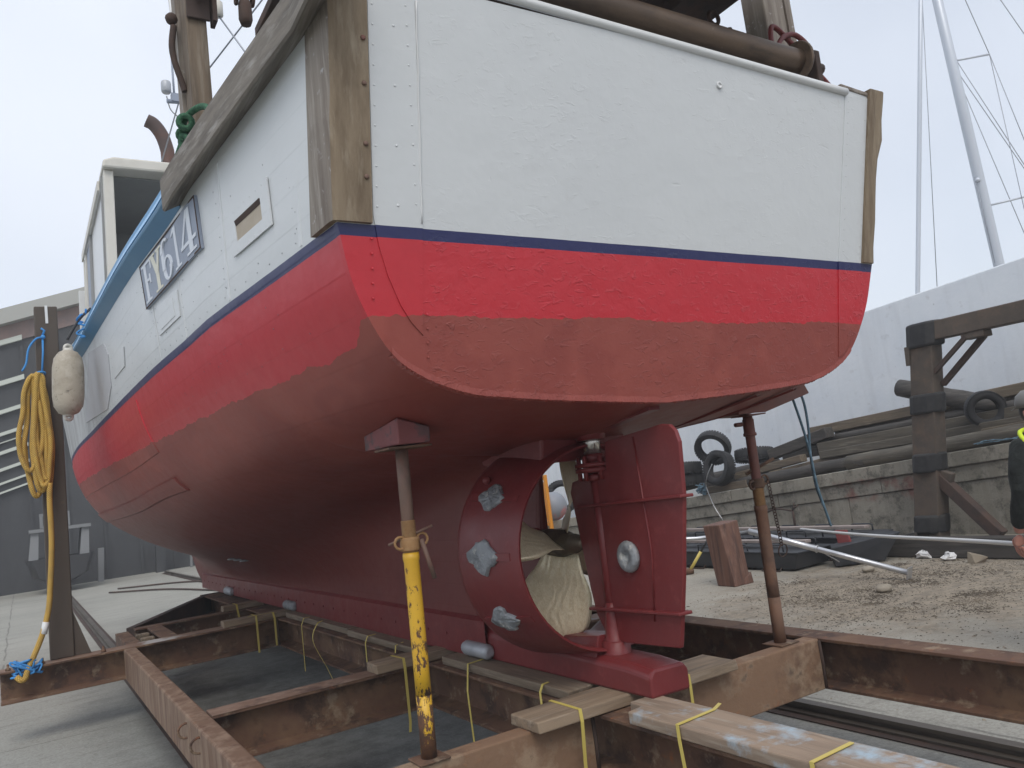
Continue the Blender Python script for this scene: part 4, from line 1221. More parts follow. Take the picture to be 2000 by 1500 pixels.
# small tarnished mark on the port bottom
m = MB()
for k in range(3):
    p = Vector((-.42 - .03 * k, 8.6 + .14 * k, 0)); p.z = bot_z(p.y, -p.x) - .006
    m.ball(p, .05, 8, 5, (1.3, 1, .25))
P(m, 'hull_fitting', 'zinc')

# ---------------- number board with serif figures
q0, q1 = (5.10, 2.205, 2.462), (3.845, 2.192, 2.447)
def board(u, v, off):
    y = q0[0] + (q1[0] - q0[0]) * u
    zl = q0[1] + (q1[1] - q0[1]) * u; zh = q0[2] + (q1[2] - q0[2]) * u
    return hp(y, zl + (zh - zl) * v, off)
m = MB()
N = 8
for face in (.006,):
    rows = [[board(k / N, v, .014) for v in (0, .5, 1)] for k in range(N + 1)]
    m.quad_strip(rows, False, False)
for v in (0, 1):
    m.quad_strip([[board(k / N, v, .014), board(k / N, v, .0)] for k in range(N + 1)], False, False)
for u in (0, 1):
    m.poly([board(u, 0, .014), board(u, 1, .014), board(u, 1, 0), board(u, 0, 0)])
nb = P(m, 'number_board', 'plategrey')
m = MB()
def flat(mb, pts, h0=.0145, h1=.0165):
    a = [board(u, v, h1) for u, v in pts]; b = [board(u, v, h0) for u, v in pts]
    mb.poly(a)
    for k in range(len(a)):
        mb.poly([a[k], b[k], b[(k + 1) % len(a)], a[(k + 1) % len(a)]])
for pts in ([(0, 0), (1, 0), (1, .03), (0, .03)], [(0, .97), (1, .97), (1, 1), (0, 1)], [(0, .03), (.008, .03), (.008, .97), (0, .97)], [(.992, .03), (1, .03), (1, .97), (.992, .97)]):
    flat(m, pts)
P(m, 'board_border', 'plategrey' if False else 'rust_dark', nb)
def glyph(strokes, u0, w, name, material='letter', dh=0.0):
    m = MB()
    for i, s in enumerate(strokes):
        # order the pieces a hair apart in height so that none overlaps flush
        flat(m, [(u0 + a * w, .08 + b * .84) for a, b in s], .0145, .0172 + i * .00025)
    P(m, name, material, nb)
def ring2(cx, cy, rx, ry, tx, ty, a0, a1, n=14):
    o = []
    for k in range(n):
        t0 = R(a0 + (a1 - a0) * k / n); t1 = R(a0 + (a1 - a0) * (k + 1) / n)
        o.append([(cx + rx * math.cos(t0), cy + ry * math.sin(t0)), (cx + rx * math.cos(t1), cy + ry * math.sin(t1)), (cx + (rx - tx) * math.cos(t1), cy + (ry - ty) * math.sin(t1)), (cx + (rx - tx) * math.cos(t0), cy + (ry - ty) * math.sin(t0))])
    return o
rc = lambda a, b, c, d: [(a, c), (b, c), (b, d), (a, d)]
F_ = [rc(.22, .44, 0, 1), rc(.05, .64, 0, .055), rc(.05, .95, .94, 1), rc(.86, .95, .74, .95), rc(.44, .72, .49, .55), rc(.68, .77, .40, .64)]
Y_ = [rc(.39, .61, 0, .48), rc(.22, .78, 0, .055), [(.39, .45), (.61, .45), (.34, .96), (.12, .96)], [(.44, .45), (.61, .45), (.86, .96), (.70, .96)], rc(.0, .46, .945, 1), rc(.58, 1.0, .945, 1)]
S6 = ring2(.5, .29, .42, .30, .20, .055, 0, 360, 20) + [[(.08, .29), (.29, .29), (.30, .70), (.10, .70)]] + ring2(.5, .70, .41, .30, .20, .055, 50, 180, 8)
O_ = [rc(.38, .62, 0, 1), rc(.15, .85, 0, .055), [(.38, 1), (.38, .90), (.10, .83), (.10, .89)]]
F4 = [rc(.55, .78, 0, 1), rc(.36, .97, 0, .055), rc(.0, 1.0, .24, .32), [(.0, .24), (.13, .24), (.62, .93), (.55, 1.0)]]
glyph(F_, .03, .20, 'letter_f'); glyph(Y_, .20, .22, 'letter_y', 'letter_y'); glyph(S6, .405, .19, 'figure_six'); glyph(O_, .595, .15, 'figure_one'); glyph(F4, .745, .225, 'figure_four')

# ---------------- wheelhouse (open at the back), exhaust and mast gear
def slab_y(mb, pts, y0, y1):
    return mb.quad_strip([[(x, yy, z) for x, z in pts] for yy in (y0, y1)], True, False, True)
m = slab_y(MB(), [(-1.60, 4.34), (1.50, 4.36), (1.50, 4.42), (1.43, 4.47), (-1.50, 4.455), (-1.59, 4.42)], 8.14, 10.98)
wh = P(m, 'wheelhouse', 'cream', bevel=.02, label='cream roofed wheelhouse, open towards the stern')
P(MB().box(-1.578, -1.545, 8.32, 10.93, 2.62, 4.338), 'side_wall', 'white', wh)
P(MB().box(1.45, 1.48, 8.32, 10.93, 2.62, 4.338), 'side_wall', 'white', wh)
P(MB().box(-1.54, 1.445, 10.0, 10.05, 2.3, 4.338), 'inner_bulkhead', 'greyin', wh)
P(MB().box(-1.53, 1.44, 8.34, 10.0, 4.325, 4.338), 'head_lining', 'greyin', wh)
for xx in (-1.585, 1.43):
    P(MB().box(xx, xx + .085, 8.20, 8.318, 2.45, 4.338), 'door_post', 'cream', wh, bevel=.008)
P(MB().box(-1.60, -1.58, 8.34, 8.40, 2.5, 4.33), 'dark_seal', 'greyin', wh)
P(MB().box(-1.62, -1.60, 8.5, 10.93, 4.24, 4.335), 'edge_trim', 'cream', wh)
for yy in (9.85, 10.55, 10.80):
    P(MB().box(-1.605, -1.58, yy, yy + .10, 2.62, 4.235), 'side_trim', 'cream' if yy > 10 else 'greyin', wh)
P(MB().box(-1.588, -1.580, 9.96, 10.54, 2.75, 4.235), 'side_window', 'plategrey', wh)
P(MB().box(-1.66, -1.50, 11.0, 11.06, 2.6, 3.9), 'fore_panel', 'white', wh)
m = MB().tube([(-1.52, 8.6, 3.35), (-1.47, 8.5, 3.34), (-1.42, 8.5, 3.42), (-1.38, 8.5, 3.6)], .006, 6)
P(m, 'cable_loop', 'grille', wh)
m = MB().tube(spline([(-.86, 9.0, 4.30), (-.87, 9.0, 4.85), (-.885, 9.0, 5.00), (-.93, 9.0, 5.14), (-1.00, 9.0, 5.24), (-1.07, 9.0, 5.275)], 5), .072, 16)
P(m, 'exhaust_pipe', 'exhaust')
m = MB()
m.tube([(-1.05, 7.8, 4.92), (-.35, 7.8, 4.98)], .022, 8)
m.tube([(-.98, 7.8, 4.93), (-.985, 7.8, 5.35)], .010, 6)
m.box(-1.01, -.93, 7.77, 7.83, 4.92, 5.0)
P(m, 'aerial_bracket', 'plategrey')
m = MB().lathe([(.034, 0), (.045, .015), (.045, .10), (.040, .115)], (-1.05, 7.8, 5.0), (0, 0, 1), 14)
P(m, 'deck_lamp', 'zinc_new')
m = MB().tube(spline([(-1.05, 7.8, 4.97), (-1.02, 7.8, 4.84), (-.95, 7.8, 4.77), (-.86, 7.8, 4.70)], 5), .006, 5)
P(m, 'lamp_cable', 'greyin')
for a, b, r in (((-.72, 8.4, 4.4), (-.95, 8.4, 7.6), .022), ((-.66, 8.6, 4.4), (-.90, 8.6, 7.6), .028)):
    P(MB().tube([a, b], r, 8), 'whip_aerial', 'white')
for a, b in (((-1.06, 8.6, 4.45), (-.72, 7.6, 5.7)), ((-1.0, 7.0, 4.6), (1.2, 4.0, 7.2)), ((-.62, 6.0, 4.3), (-.90, 6.2, 4.9))):
    P(MB().tube([a, b], .007, 5), 'stay_wire', 'wire')
m = MB().lathe([(.03, 0), (.045, .01), (.045, .12), (.02, .14)], (-.90, 6.2, 4.88), (0, 0, 1), 10)
P(m, 'navigation_light', 'cream')

# ---------------- stern gallows, roller and gear
m = MB().hexa([(-1.465, 4.42, 2.3), (-1.355, 4.42, 2.3), (-1.355, 4.58, 2.3), (-1.465, 4.58, 2.3)], [(-1.50, 4.42, 4.6), (-1.39, 4.42, 4.6), (-1.39, 4.58, 4.6), (-1.50, 4.58, 4.6)])
gpost = P(m, 'gallows_post', 'darkpost_z', bevel=.01, label='timber gallows post on the port quarter')
m = MB().hexa([(-1.493, 4.60, 3.12), (-1.465, 4.60, 3.12), (-1.465, 4.70, 3.12), (-1.493, 4.70, 3.12)], [(-1.525, 4.60, 4.6), (-1.49, 4.60, 4.6), (-1.49, 4.70, 4.6), (-1.525, 4.70, 4.6)])
P(m, 'side_cleat', 'greywood_z', gpost)
m = MB().box(-1.485, -1.36, 4.395, 4.415, 3.70, 4.3)
m.box(-1.35, -1.325, 4.37, 4.46, 3.69, 4.3)
P(m, 'iron_plate', 'rust_dark', gpost, bevel=.004)
m = MB().tube(spline([(-1.45, 4.37, 3.95), (-1.44, 4.34, 3.83), (-1.40, 4.33, 3.80), (-1.38, 4.35, 3.88)], 5), .016, 8)
m.ball((-1.42, 4.35, 3.90), .05, 8, 6)
m.tube(spline([(-1.33, 4.36, 4.0), (-1.31, 4.34, 3.90), (-1.33, 4.33, 3.86)], 4), .013, 6)
P(m, 'shackle', 'rust_dark', gpost)
m = MB().tube(spline([(-1.53, 4.55, 3.72), (-1.545, 4.55, 3.60), (-1.535, 4.55, 3.50), (-1.50, 4.55, 3.37), (-1.49, 4.55, 3.33)], 5), .018, 8)
m.ball((-1.54, 4.55, 3.76), .035, 8, 6)
P(m, 'side_hook', 'rust_dark', gpost)
# block and hook hanging from the gallows beam
m = MB()
m.lathe([(.028, 0), (.038, .03), (.036, .12), (.022, .17)], (-1.19, 4.3, 3.655), (0, 0, 1), 12)
m.torus((-1.19, 4.3, 3.85), (0, 1, 0), .035, .010, 14, 6)
m.torus((-1.145, 4.3, 3.81), (1, 0, 0), .030, .009, 12, 6)
m.torus((-1.235, 4.3, 3.80), (1, 0, 0), .026, .009, 12, 6)
m.tube([(-1.19, 4.3, 3.88), (-1.19, 4.3, 4.5)], .008, 6)
P(m, 'hanging_block', 'rust_dark')
m = MB().tube([(-.96, 4.2, 3.95), (-.965, 4.2, 3.72), (-.99, 4.2, 3.70)], .012, 6)
P(m, 'hanging_hook', 'rust_dark')
P(MB().bar((-1.5, 4.5, 4.55), (1.5, 4.5, 4.6), .14, .14), 'gallows_beam', 'greywood_z', bevel=.01)
# roller over the transom
m = MB().lathe([(.03, -1.55), (.062, -1.55), (.064, .98), (.066, 1.0), (.066, 1.06)], (.01, 2.50, 2.925), (1, 0, -.02), 28)
nr_ = P(m, 'net_roller', 'pipe', label='long rusty steel roller across the top of the transom')
for a, b in ((1.055, 1.075), (-1.565, -1.545)):
    P(MB().lathe([(.02, a), (.104, a), (.108, (a + b) / 2), (.104, b), (.02, b)], (.01, 2.50, 2.925), (1, 0, -.02), 28), 'roller_flange', 'pipe', nr_, bevel=.003)
P(MB().lathe([(.03, 1.0), (.03, 1.25)], (.01, 2.50, 2.925), (1, 0, -.02), 12), 'roller_axle', 'rust_dark', nr_)
for xx in (-1.38, 1.17):
    P(MB().box(xx - .02, xx + .02, 2.44, 2.56, 2.70, 2.96), 'roller_bracket', 'rust_dark', bevel=.006)
# right-hand gallows post and shelter panel
m = MB().hexa([(1.245, 2.75, 2.3), (1.415, 2.75, 2.3), (1.415, 2.90, 2.3), (1.245, 2.90, 2.3)], [(1.19, 2.75, 4.6), (1.36, 2.75, 4.6), (1.36, 2.90, 4.6), (1.19, 2.90, 4.6)])
gp2 = P(m, 'gallows_post', 'greywood_z', bevel=.01, label='timber gallows post behind the starboard end of the roller')
m = MB().hexa([(1.42, 2.745, 2.3), (1.47, 2.745, 2.3), (1.47, 2.89, 2.3), (1.42, 2.89, 2.3)], [(1.365, 2.745, 4.6), (1.41, 2.745, 4.6), (1.41, 2.89, 4.6), (1.365, 2.89, 4.6)])
P(m, 'post_facing', 'greywood_z', gp2)
m = MB().box(-1.2, 1.14, 2.05, 4.1, 3.47, 3.52)
for k in range(3):
    m.box(-1.15 + k * .95, -1.05 + k * .95, 2.1, 4.05, 3.40, 3.469)
m.box(-1.2, 1.14, 2.2, 2.28, 3.36, 3.40)
P(m, 'shelter_panel', 'rust_dark', bevel=.004)
m = MB()
for k, (dx, dz) in enumerate(((0, 0), (.02, .10))):
    m.torus((1.03 + dx * .3, 2.95, 3.30 + dz), (0, 1, 0) if k else (1, 1, 0), .038, .012, 14, 6, sq=1.0)
m.box(1.0, 1.12, 2.93, 3.02, 3.12, 3.25)
m.tube([(1.15, 2.95, 3.10), (1.145, 2.95, 3.36)], .02, 8)
m.ball((1.22, 2.9, 3.14), .05, 8, 6)
P(m, 'deck_gear', 'rust_dark')
m = MB().tube(spline([(1.06, 2.62, 3.02), (1.065, 2.62, 3.10), (1.08, 2.62, 3.165), (1.12, 2.62, 3.17), (1.19, 2.62, 3.13)], 5) + spline([(1.22, 2.62, 3.11), (1.30, 2.61, 3.02), (1.45, 2.6, 2.90), (1.55, 2.6, 2.79)], 5)[1:], .014, 8)
m.tube(spline([(1.06, 2.60, 2.99), (1.09, 2.60, 3.06), (1.15, 2.6, 3.12), (1.24, 2.6, 3.145), (1.33, 2.6, 3.10), (1.37, 2.6, 3.01), (1.355, 2.6, 2.92), (1.30, 2.6, 2.87), (1.23, 2.6, 2.88)], 5), .014, 8)
P(m, 'control_lever', 'redtube', label='bent red tube levers at the starboard end of the roller')

# ------------------------------------------------------------------ steel props and their pads
def boatw(x, y, z):
    c, s = math.cos(HEEL), math.sin(HEEL)
    return Vector((2.32 + x * c + z * s, y, .66 - x * s + z * c))
def prop_thing(base, top, label, mats, collar_t, thread_t, lower_r, upper_r, pad_w):
    b, t = Vector(base), Vector(top)
    pr = thing('steel_prop', label, 'prop', base, 'screw props holding the stern')
    d = (t - b)
    at = lambda f: b + d * f
    MB().box(b.x - .065, b.x + .065, b.y - .062, b.y + .062, b.z, b.z + .008).build('base_plate', mats[3], pr, bevel=.003)
    MB().tube([at(.007), at(.10), at(.20)], lower_r * 1.01, 16).build('lower_tube', mats[4], pr)
    MB().tube([at(.20), at(.3), at(.4), at(.5), at(thread_t[0] - .03), at(thread_t[0] - .02), at(thread_t[0])], lower_r, 16, rs=[lower_r] * 4 + [lower_r, lower_r * 1.1, lower_r * 1.06]).build('lower_tube', mats[0], pr)
    m = MB()
    n = 42
    pts, rs = [], []
    for k in range(n * 2 + 1):
        pts.append(at(thread_t[0] + (thread_t[1] - thread_t[0]) * k / (2 * n)))
        rs.append(lower_r * (.98 if k % 2 else .88))
    m.tube(pts, lower_r, 14, rs=rs)
    m.build('screw_thread', mats[1], pr)
    MB().tube([at(thread_t[1]), at(.70), at(.85), at(.999)], upper_r, 16).build('upper_tube', mats[2], pr)
    return pr, at, d.normalized()
# left, yellow
p1b, p1t = (1.308, 3.085, ZT + .003), (1.337, 3.085, 1.826)
pr1, at, dd = prop_thing(p1b, p1t, 'chipped yellow steel prop standing on the cross beam under the port quarter', ['yellow', 'thread', 'propsteel', 'rust', 'yellow'], .68, (.655, .76), .031, .026, .1)
m = MB().lathe([(.034, -.03), (.040, -.028), (.040, .022), (.034, .025)], at(.685), dd, 16)
m.build('screw_collar', 'thread', pr1, bevel=.003)
m = MB()
c0 = at(.69)
m.torus(c0 + Vector((-.045, -.01, .0)), (0, 1, 0), .024, .006, 12, 6)
m.torus(c0 + Vector((.050, -.01, .004)), (0, 1, 0), .024, .006, 12, 6)
m.build('collar_lug', 'thread', pr1)
MB().tube([at(.705) + Vector((-.085, .02, -.02)), at(.705) + Vector((.09, -.035, .034))], .0055, 8).build('locking_pin', 'propsteel', pr1)
MB().tube([c0 + Vector((.036, -.035, .005)), c0 + Vector((.070, -.045, -.155))], .010, 8).build('turning_handle', 'propsteel', pr1)
MB().box(1.25, 1.435, 3.00, 3.16, 1.822, 1.830).build('head_plate', 'rust', pr1)
# wedge block between head plate and hull
def hz(x, y):
    return boatw(x, y, bot_z(y, abs(x)))
m = MB()
A = [boatw(-1.07, 2.97, 1.152), boatw(-.93, 2.97, 1.143), boatw(-.93, 3.34, 1.143), boatw(-1.07, 3.34, 1.152)]
B = [hz(-1.07, 2.97), hz(-.93, 2.97), hz(-.93, 3.34), hz(-1.07, 3.34)]
for v in B: v.z -= .004
A[0].z = A[1].z = 1.835; A[2].z = A[3].z = 1.842
m.hexa(A, B)
MT['wedge'] = mat('pink_and_grey_painted_block', (0.20, 0.062, 0.062), .7, 0, [((0.06, 0.05, 0.05), 7, .50, .56, .9), ((0.27, 0.11, 0.12), 5, .45, .7, .5)], [(20, .3, .006)])
tag(m.build('packing_block', 'wedge', bevel=.006), 'red painted wedge block on top of the yellow prop, against the hull', 'wooden block')
# right, rusty
p2b, p2t = (3.366, 3.13, ZT + .003), (3.392, 3.13, 1.815)
pr2, at, dd = prop_thing(p2b, p2t, 'rusty red-brown steel prop with a hanging chain under the starboard quarter', ['proprust', 'thread', 'proptop', 'rust', 'proprust'], .7, (.60, .685), .032, .026, .1)
MB().lathe([(.033, -.028), (.039, -.026), (.039, .02), (.033, .023)], at(.70), dd, 16).build('screw_collar', 'rust', pr2, bevel=.003)
m = MB().tube([at(.735) + Vector((-.05, .02, .012)), at(.735) + Vector((.10, -.05, .075))], .009, 8)
m.build('locking_pin', 'rust', pr2)
m = MB().torus(at(.71) + Vector((.052, -.01, 0)), (0, 1, 0), .024, .006, 12, 6)
m.torus(at(.70) + Vector((-.046, -.01, -.008)), (0, 1, 0), .022, .007, 12, 6)
m.build('collar_lug', 'rust', pr2)
m = MB().lathe([(.030, -.09), (.036, -.088), (.036, -.075), (.031, -.07), (.031, .0), (.024, .005)], at(.985), dd, 14)
m.lathe([(.012, 0), (.012, .05)], at(.95) + Vector((-.05, 0, .02)), (-1, 0, 0), 6)
m.box(3.33, 3.46, 3.06, 3.19, 1.816, 1.823)
m.build('head_socket', 'proptop', pr2)
MB().box(3.30, 3.44, 3.065, 3.20, ZT + .0035, ZT + .009).build('foot_plate', 'rust', pr2, bevel=.003)
m = MB()
cp = spline([(3.425, 3.09, 1.455), (3.432, 3.09, 1.36), (3.438, 3.09, 1.28), (3.445, 3.09, 1.20), (3.45, 3.09, 1.12)], 5)
for i, p in enumerate(cp):
    m.torus(p, (0, 1, 0) if i % 2 else (1, 0, 0), .0105, .0028, 10, 5, sq=1.0)
m.torus((3.453, 3.09, 1.085), (0, 1, .2), .034, .004, 16, 5)
m.build('chain', 'rust_dark', pr2)
m = MB()
Bq = [hz(.86, 3.05), hz(1.20, 3.05), hz(1.20, 3.24), hz(.86, 3.24)]
Aq = [boatw(.90, 3.05, 1.188), boatw(1.10, 3.05, 1.190), boatw(1.475, 3.05, 1.283), boatw(1.475, 3.24, 1.283), boatw(1.10, 3.24, 1.190), boatw(.90, 3.24, 1.188)]
Dq = [boatw(.90, 3.05, 1.205), boatw(1.10, 3.05, 1.240), boatw(1.44, 3.05, 1.345), boatw(1.44, 3.24, 1.345), boatw(1.10, 3.24, 1.240), boatw(.90, 3.24, 1.205)]
m.quad_strip([Aq, Dq], True, False, True)
pad = tag(m.build('packing_plank', 'proptop', bevel=.004), 'red-brown plank pad on top of the rusty prop, jutting out to starboard', 'plank')
m = MB()
s1 = spline([(3.80, 3.16, 1.94), (3.84, 3.16, 1.79), (3.868, 3.16, 1.66), (3.885, 3.16, 1.53), (3.895, 3.16, 1.38), (3.93, 3.16, 1.24), (3.955, 3.16, 1.145)], 6)
s2 = spline([(3.79, 3.17, 2.0), (3.87, 3.17, 1.965), (3.915, 3.17, 1.86), (3.915, 3.17, 1.70), (3.895, 3.17, 1.56), (3.905, 3.175, 1.38), (3.925, 3.165, 1.27)], 6)
m.tube(s1, .0075, 7); m.tube(s2, .0075, 7)
m.ball((3.80, 3.155, 1.955), .018, 8, 6); m.ball((3.79, 3.16, 2.0), .016, 8, 6)
tag(m.build('lashing_line', 'cord_pale', loc=(3.8, 3.16, 1.95)), 'thin blue-grey line hanging from the pad of the rusty prop', 'rope')

# ------------------------------------------------------------------ fender, ropes
fd = thing('boat_fender', 'grubby off-white fender hanging beside the blue rail on the port side', 'fender', (.40, 7.6, 2.55))
prof = [(.03, -.275), (.075, -.255), (.108, -.20), (.118, -.12), (.119, 0), (.118, .12), (.105, .20), (.072, .25), (.03, .27)]
ax = Vector((.05, 0, 1)).normalized()
MB().lathe(prof, (.395, 7.55, 2.895), ax, 24).build('fender_body', 'fender', fd)
for sg in (-1, 1):
    c = Vector((.395, 7.55, 2.895)) + ax * sg * .285
    m = MB().torus(c, (.4, -1, 0), .028, .014, 14, 8)
    m.lathe([(.05, -.03), (.034, .01)], c - ax * sg * .01, ax * sg, 12)
    m.build('fender_eye', 'fendertip', fd)
m = MB().tube(spline([(.408, 7.54, 3.25), (.45, 7.54, 3.33), (.52, 7.54, 3.44), (.60, 7.55, 3.52)], 4), .012, 6)
m.build('fender_line', 'grille', fd)
m = MB()
random.seed(3)
pts = [(.53 + random.uniform(-.05, .05), 7.52 + random.uniform(-.03, .03), 3.27 + k * .02 + random.uniform(-.02, .02)) for k in range(12)]
m.tube(spline(pts, 4), .008, 6)
tag(m.build('blue_lashing', 'cord', loc=(.53, 7.5, 3.25)), 'tangle of thin blue line on the rail above the fender', 'rope')

# coil of yellow rope on the upright
def loop(cx, top, bot, hw, y, lean, seed):
    rnd = random.Random(seed)
    P_ = []
    n = 14
    for k in range(n + 1):
        a = 2 * math.pi * k / n + math.pi / 2
        zz = (top + bot) / 2 + (top - bot) / 2 * math.sin(a)
        wide = 1.0 if zz < (top + bot) / 2 else .72
        xx = cx + hw * wide * math.cos(a) + lean * (top - zz) + rnd.uniform(-.010, .010)
        P_.append((xx, y + rnd.uniform(-.012, .012), zz))
    return P_
coil = thing('coiled_rope', 'coil of yellow braided rope hung from a blue cord on the upright', 'rope', (.17, 8.22, 2.0))
m = MB()
specs = [(.165, 3.09, 2.02, .085, 8.235, -.03, 1), (.19, 3.10, 2.06, .06, 8.215, -.02, 2), (.21, 3.09, 2.16, .05, 8.20, .0, 3), (.17, 3.09, 2.18, .075, 8.25, -.06, 4), (.22, 3.08, 2.06, .045, 8.25, .01, 5), (.155, 3.08, 2.24, .09, 8.20, -.075, 6), (.20, 3.095, 2.10, .055, 8.185, .0, 7)]
for sp in specs:
    m.tube(spline(loop(*sp), 4), .0205, 10, vscale=8)
m.build('rope_coil', 'yellowrope', coil)
m = MB().tube(spline([(.235, 8.19, 2.12), (.225, 8.18, 1.95), (.22, 8.17, 1.6), (.19, 8.17, 1.25), (.165, 8.16, 1.05), (.11, 8.15, .86), (.04, 8.14, .70), (-.01, 8.12, .60), (-.03, 8.11, .54), (-.06, 8.10, .53), (-.09, 8.12, .56)], 7), .023, 10, vscale=8)
m.build('rope_tail', 'yellowrope', coil)
m = MB().tube([(.142, 8.155, .955), (.128, 8.152, .90), (.118, 8.150, .86)], .0265, 10)
m.build('rope_tape', 'white', coil)
m = MB()
m.tube([(.255, 8.30, 3.44), (.25, 8.28, 3.30), (.232, 8.25, 3.10)], .009, 7)
m.tube(spline([(.255, 8.30, 3.44), (.20, 8.28, 3.42), (.14, 8.27, 3.33), (.115, 8.27, 3.20), (.08, 8.27, 3.13)], 5), .009, 7)
m.torus((.222, 8.22, 3.095), (0, .3, 1), .032, .010, 14, 7)
m.tube([(.25, 8.30, 3.44), (.27, 8.29, 3.50), (.245, 8.29, 3.52)], .010, 7)
m.ball((.257, 8.29, 3.44), .020, 8, 6)
m.build('hanging_cord', 'cord', coil)
random.seed(11)
m = MB()
for q in range(5):
    pts = [(-.03 + random.uniform(-.10, .13), 8.13 + random.uniform(-.03, .05), .62 + random.uniform(-.07, .06)) for k in range(9)]
    m.tube(spline(pts, 5), .0085, 6)
tag(m.build('blue_lashing', 'cord', loc=(-.03, 8.13, .6)), 'tangle of blue line tying the yellow rope to the beam end', 'rope')

# green rope round the rubbing timber
m = MB()
def bw(x, y, z): return boatw(x, y, z)
def brope(pts, r):
    m.tube(spline([bw(*p) for p in pts], 6), r, 9)
brope([(-1.52, 3.75, 2.80), (-1.53, 3.85, 2.90), (-1.56, 3.95, 2.93), (-1.60, 4.02, 2.90), (-1.61, 4.06, 2.82), (-1.61, 4.07, 2.74)], .016)
brope([(-1.50, 3.95, 2.68), (-1.53, 4.0, 2.80), (-1.58, 4.05, 2.86), (-1.61, 4.06, 2.80)], .015)
m.torus(bw(-1.60, 4.0, 2.88), (.3, 1, .3), .030, .016, 14, 8)
m.torus(bw(-1.60, 4.05, 2.80), (1, .4, .2), .030, .016, 14, 8)
m.torus(bw(-1.59, 4.06, 2.84), (.2, .6, .9), .036, .014, 14, 8)
brope([(-1.61, 4.08, 2.80), (-1.63, 4.12, 2.74), (-1.655, 4.14, 2.68), (-1.68, 4.15, 2.63)], .015)
for k in range(8):
    brope([(-1.64, 4.13 + random.uniform(-.02, .02), 2.72), (-1.665 + random.uniform(-.015, .015), 4.14 + random.uniform(-.03, .03), 2.66), (-1.685 + random.uniform(-.015, .01), 4.16 + random.uniform(-.04, .04), 2.60)], .005)
tag(m.build('green_rope', 'greenrope'), 'knotted dark green rope over the forward end of the weathered rubbing timber', 'rope')

# ------------------------------------------------------------------ quay: concrete wall, rendered wall behind
def sheared(mb, x0, x1, y0, y1, zb, zt):
    """box whose top and bottom follow functions of y"""
    n = 12
    rows = []
    for k in range(n + 1):
        y = y0 + (y1 - y0) * k / n
        rows.append([(x0, y, zb(y)), (x1, y, zb(y)), (x1, y, zt(y)), (x0, y, zt(y))])
    return mb.quad_strip(rows, True, False, True)
top = lambda y: 1.29 - .0717 * (y - 5.62)
qw = thing('quay_wall', 'low stained concrete quay wall carrying piled timbers and tyres', 'wall', (10.5, 8, 0))
random.seed(5)
# two coursed layers of cast blocks above a plain face
y = -8.0
while y < 26:
    L = random.uniform(1.5, 2.4)
    sheared(MB(), 10.46 + random.uniform(-.012, .012), 12.0, y, y + L - .012, lambda t: top(t) - .19, lambda t: top(t) + random.uniform(-.002, .002)).build('coping_block', 'quay', qw, bevel=.012)
    y += L
y = -8.6
while y < 26:
    L = random.uniform(1.8, 3.0)
    sheared(MB(), 10.50 + random.uniform(-.01, .01), 12.0, y, y + L - .010, lambda t: top(t) - .40, lambda t: top(t) - .196).build('course_block', 'quay', qw, bevel=.010)
    y += L
y = -9.3
while y < 26:
    L = random.uniform(3.2, 4.8)
    sheared(MB(), 10.525 + random.uniform(-.008, .008), 12.0, y, y + L - .010, lambda t: -.3, lambda t: top(t) - .406).build('wall_panel', 'quay', qw, bevel=.010)
    y += L
sheared(MB(), 10.44, 10.56, -9, 26, lambda t: -.2, lambda t: .14 - .02 * math.sin(t * 2)).build('footing', 'quay', qw, bevel=.02)
wtop = lambda y: 3.76 - .059 * (y - 5.66)
m = sheared(MB(), 12.01, 12.4, -10, 45, lambda t: -.3, wtop)
o = m.build('rendered_wall', 'bluewall', keep=True, bevel=.02)
tag(o, 'tall pale blue rendered wall behind the quay timbers', 'wall')

# timbers piled on the quay
def baulk(p0, p1, w, h, material, label, rnd=False, taper=1.0):
    if rnd:
        n = 8
        pts = [Vector(p0).lerp(Vector(p1), k / n) for k in range(n + 1)]
        for q in pts[1:-1]:
            q.z += random.uniform(-.01, .01)
        m = MB().tube(pts, w, 14, rs=[w * (1 + (taper - 1) * k / n) * random.uniform(.96, 1.04) for k in range(n + 1)])
        o = m.build('timber_pile', material)
    else:
        m = MB().bar(p0, p1, w, h)
        o = m.build('timber_baulk', material, bevel=.012)
    return tag(o, label, 'timber', 'old timbers piled on the quay')
baulk((11.42, 9.15, 1.765), (11.42, 5.6, 1.96), .24, .15, 'tanwood_y', 'squared grey-brown timber on top of the pile, behind the gantry post')
baulk((11.25, 9.05, 1.60), (11.25, 4.8, 1.80), .07, 0, 'darkwood_y', 'dark round pole just under the topmost squared timber', True)
baulk((11.05, 8.75, 1.50), (11.05, 4.9, 1.70), .22, .14, 'greenwood_y', 'pale grey-green squared timber left of the gantry, third from the top')
baulk((10.98, 9.72, 1.47), (11.05, 8.55, 1.72), .22, .17, 'darkwood_y', 'dark slanting timber rising toward the squared timbers')
baulk((10.78, 10.40, 1.17), (10.80, 8.93, 1.365), .16, .12, 'tanwood_y', 'split tan timber with a pale upper edge right of the leaning tyre')
baulk((10.66, 10.25, 1.05), (10.66, 7.70, 1.235), .095, 0, 'darkwood_y', 'thick dark round pile lying on the edge of the coping', True)
baulk((10.68, 8.02, 1.215), (10.66, 4.6, 1.46), .11, 0, 'greenwood_y', 'mossy round pile on the coping running behind the gantry post', True)
baulk((10.86, 8.6, 1.38), (10.86, 4.7, 1.58), .20, .12, 'greenwood_y', 'weathered split timber lying above the mossy pile')
baulk((11.28, 7.38, 2.235), (11.28, 5.945, 1.74), .13, 0, 'darkwood_y', 'dark round pole leaning down to the tyre on the right', True)
baulk((10.62, 11.1, .965), (10.62, 10.0, 1.045), .14, .13, 'tanwood_y', 'short squared timber under the front tyre')
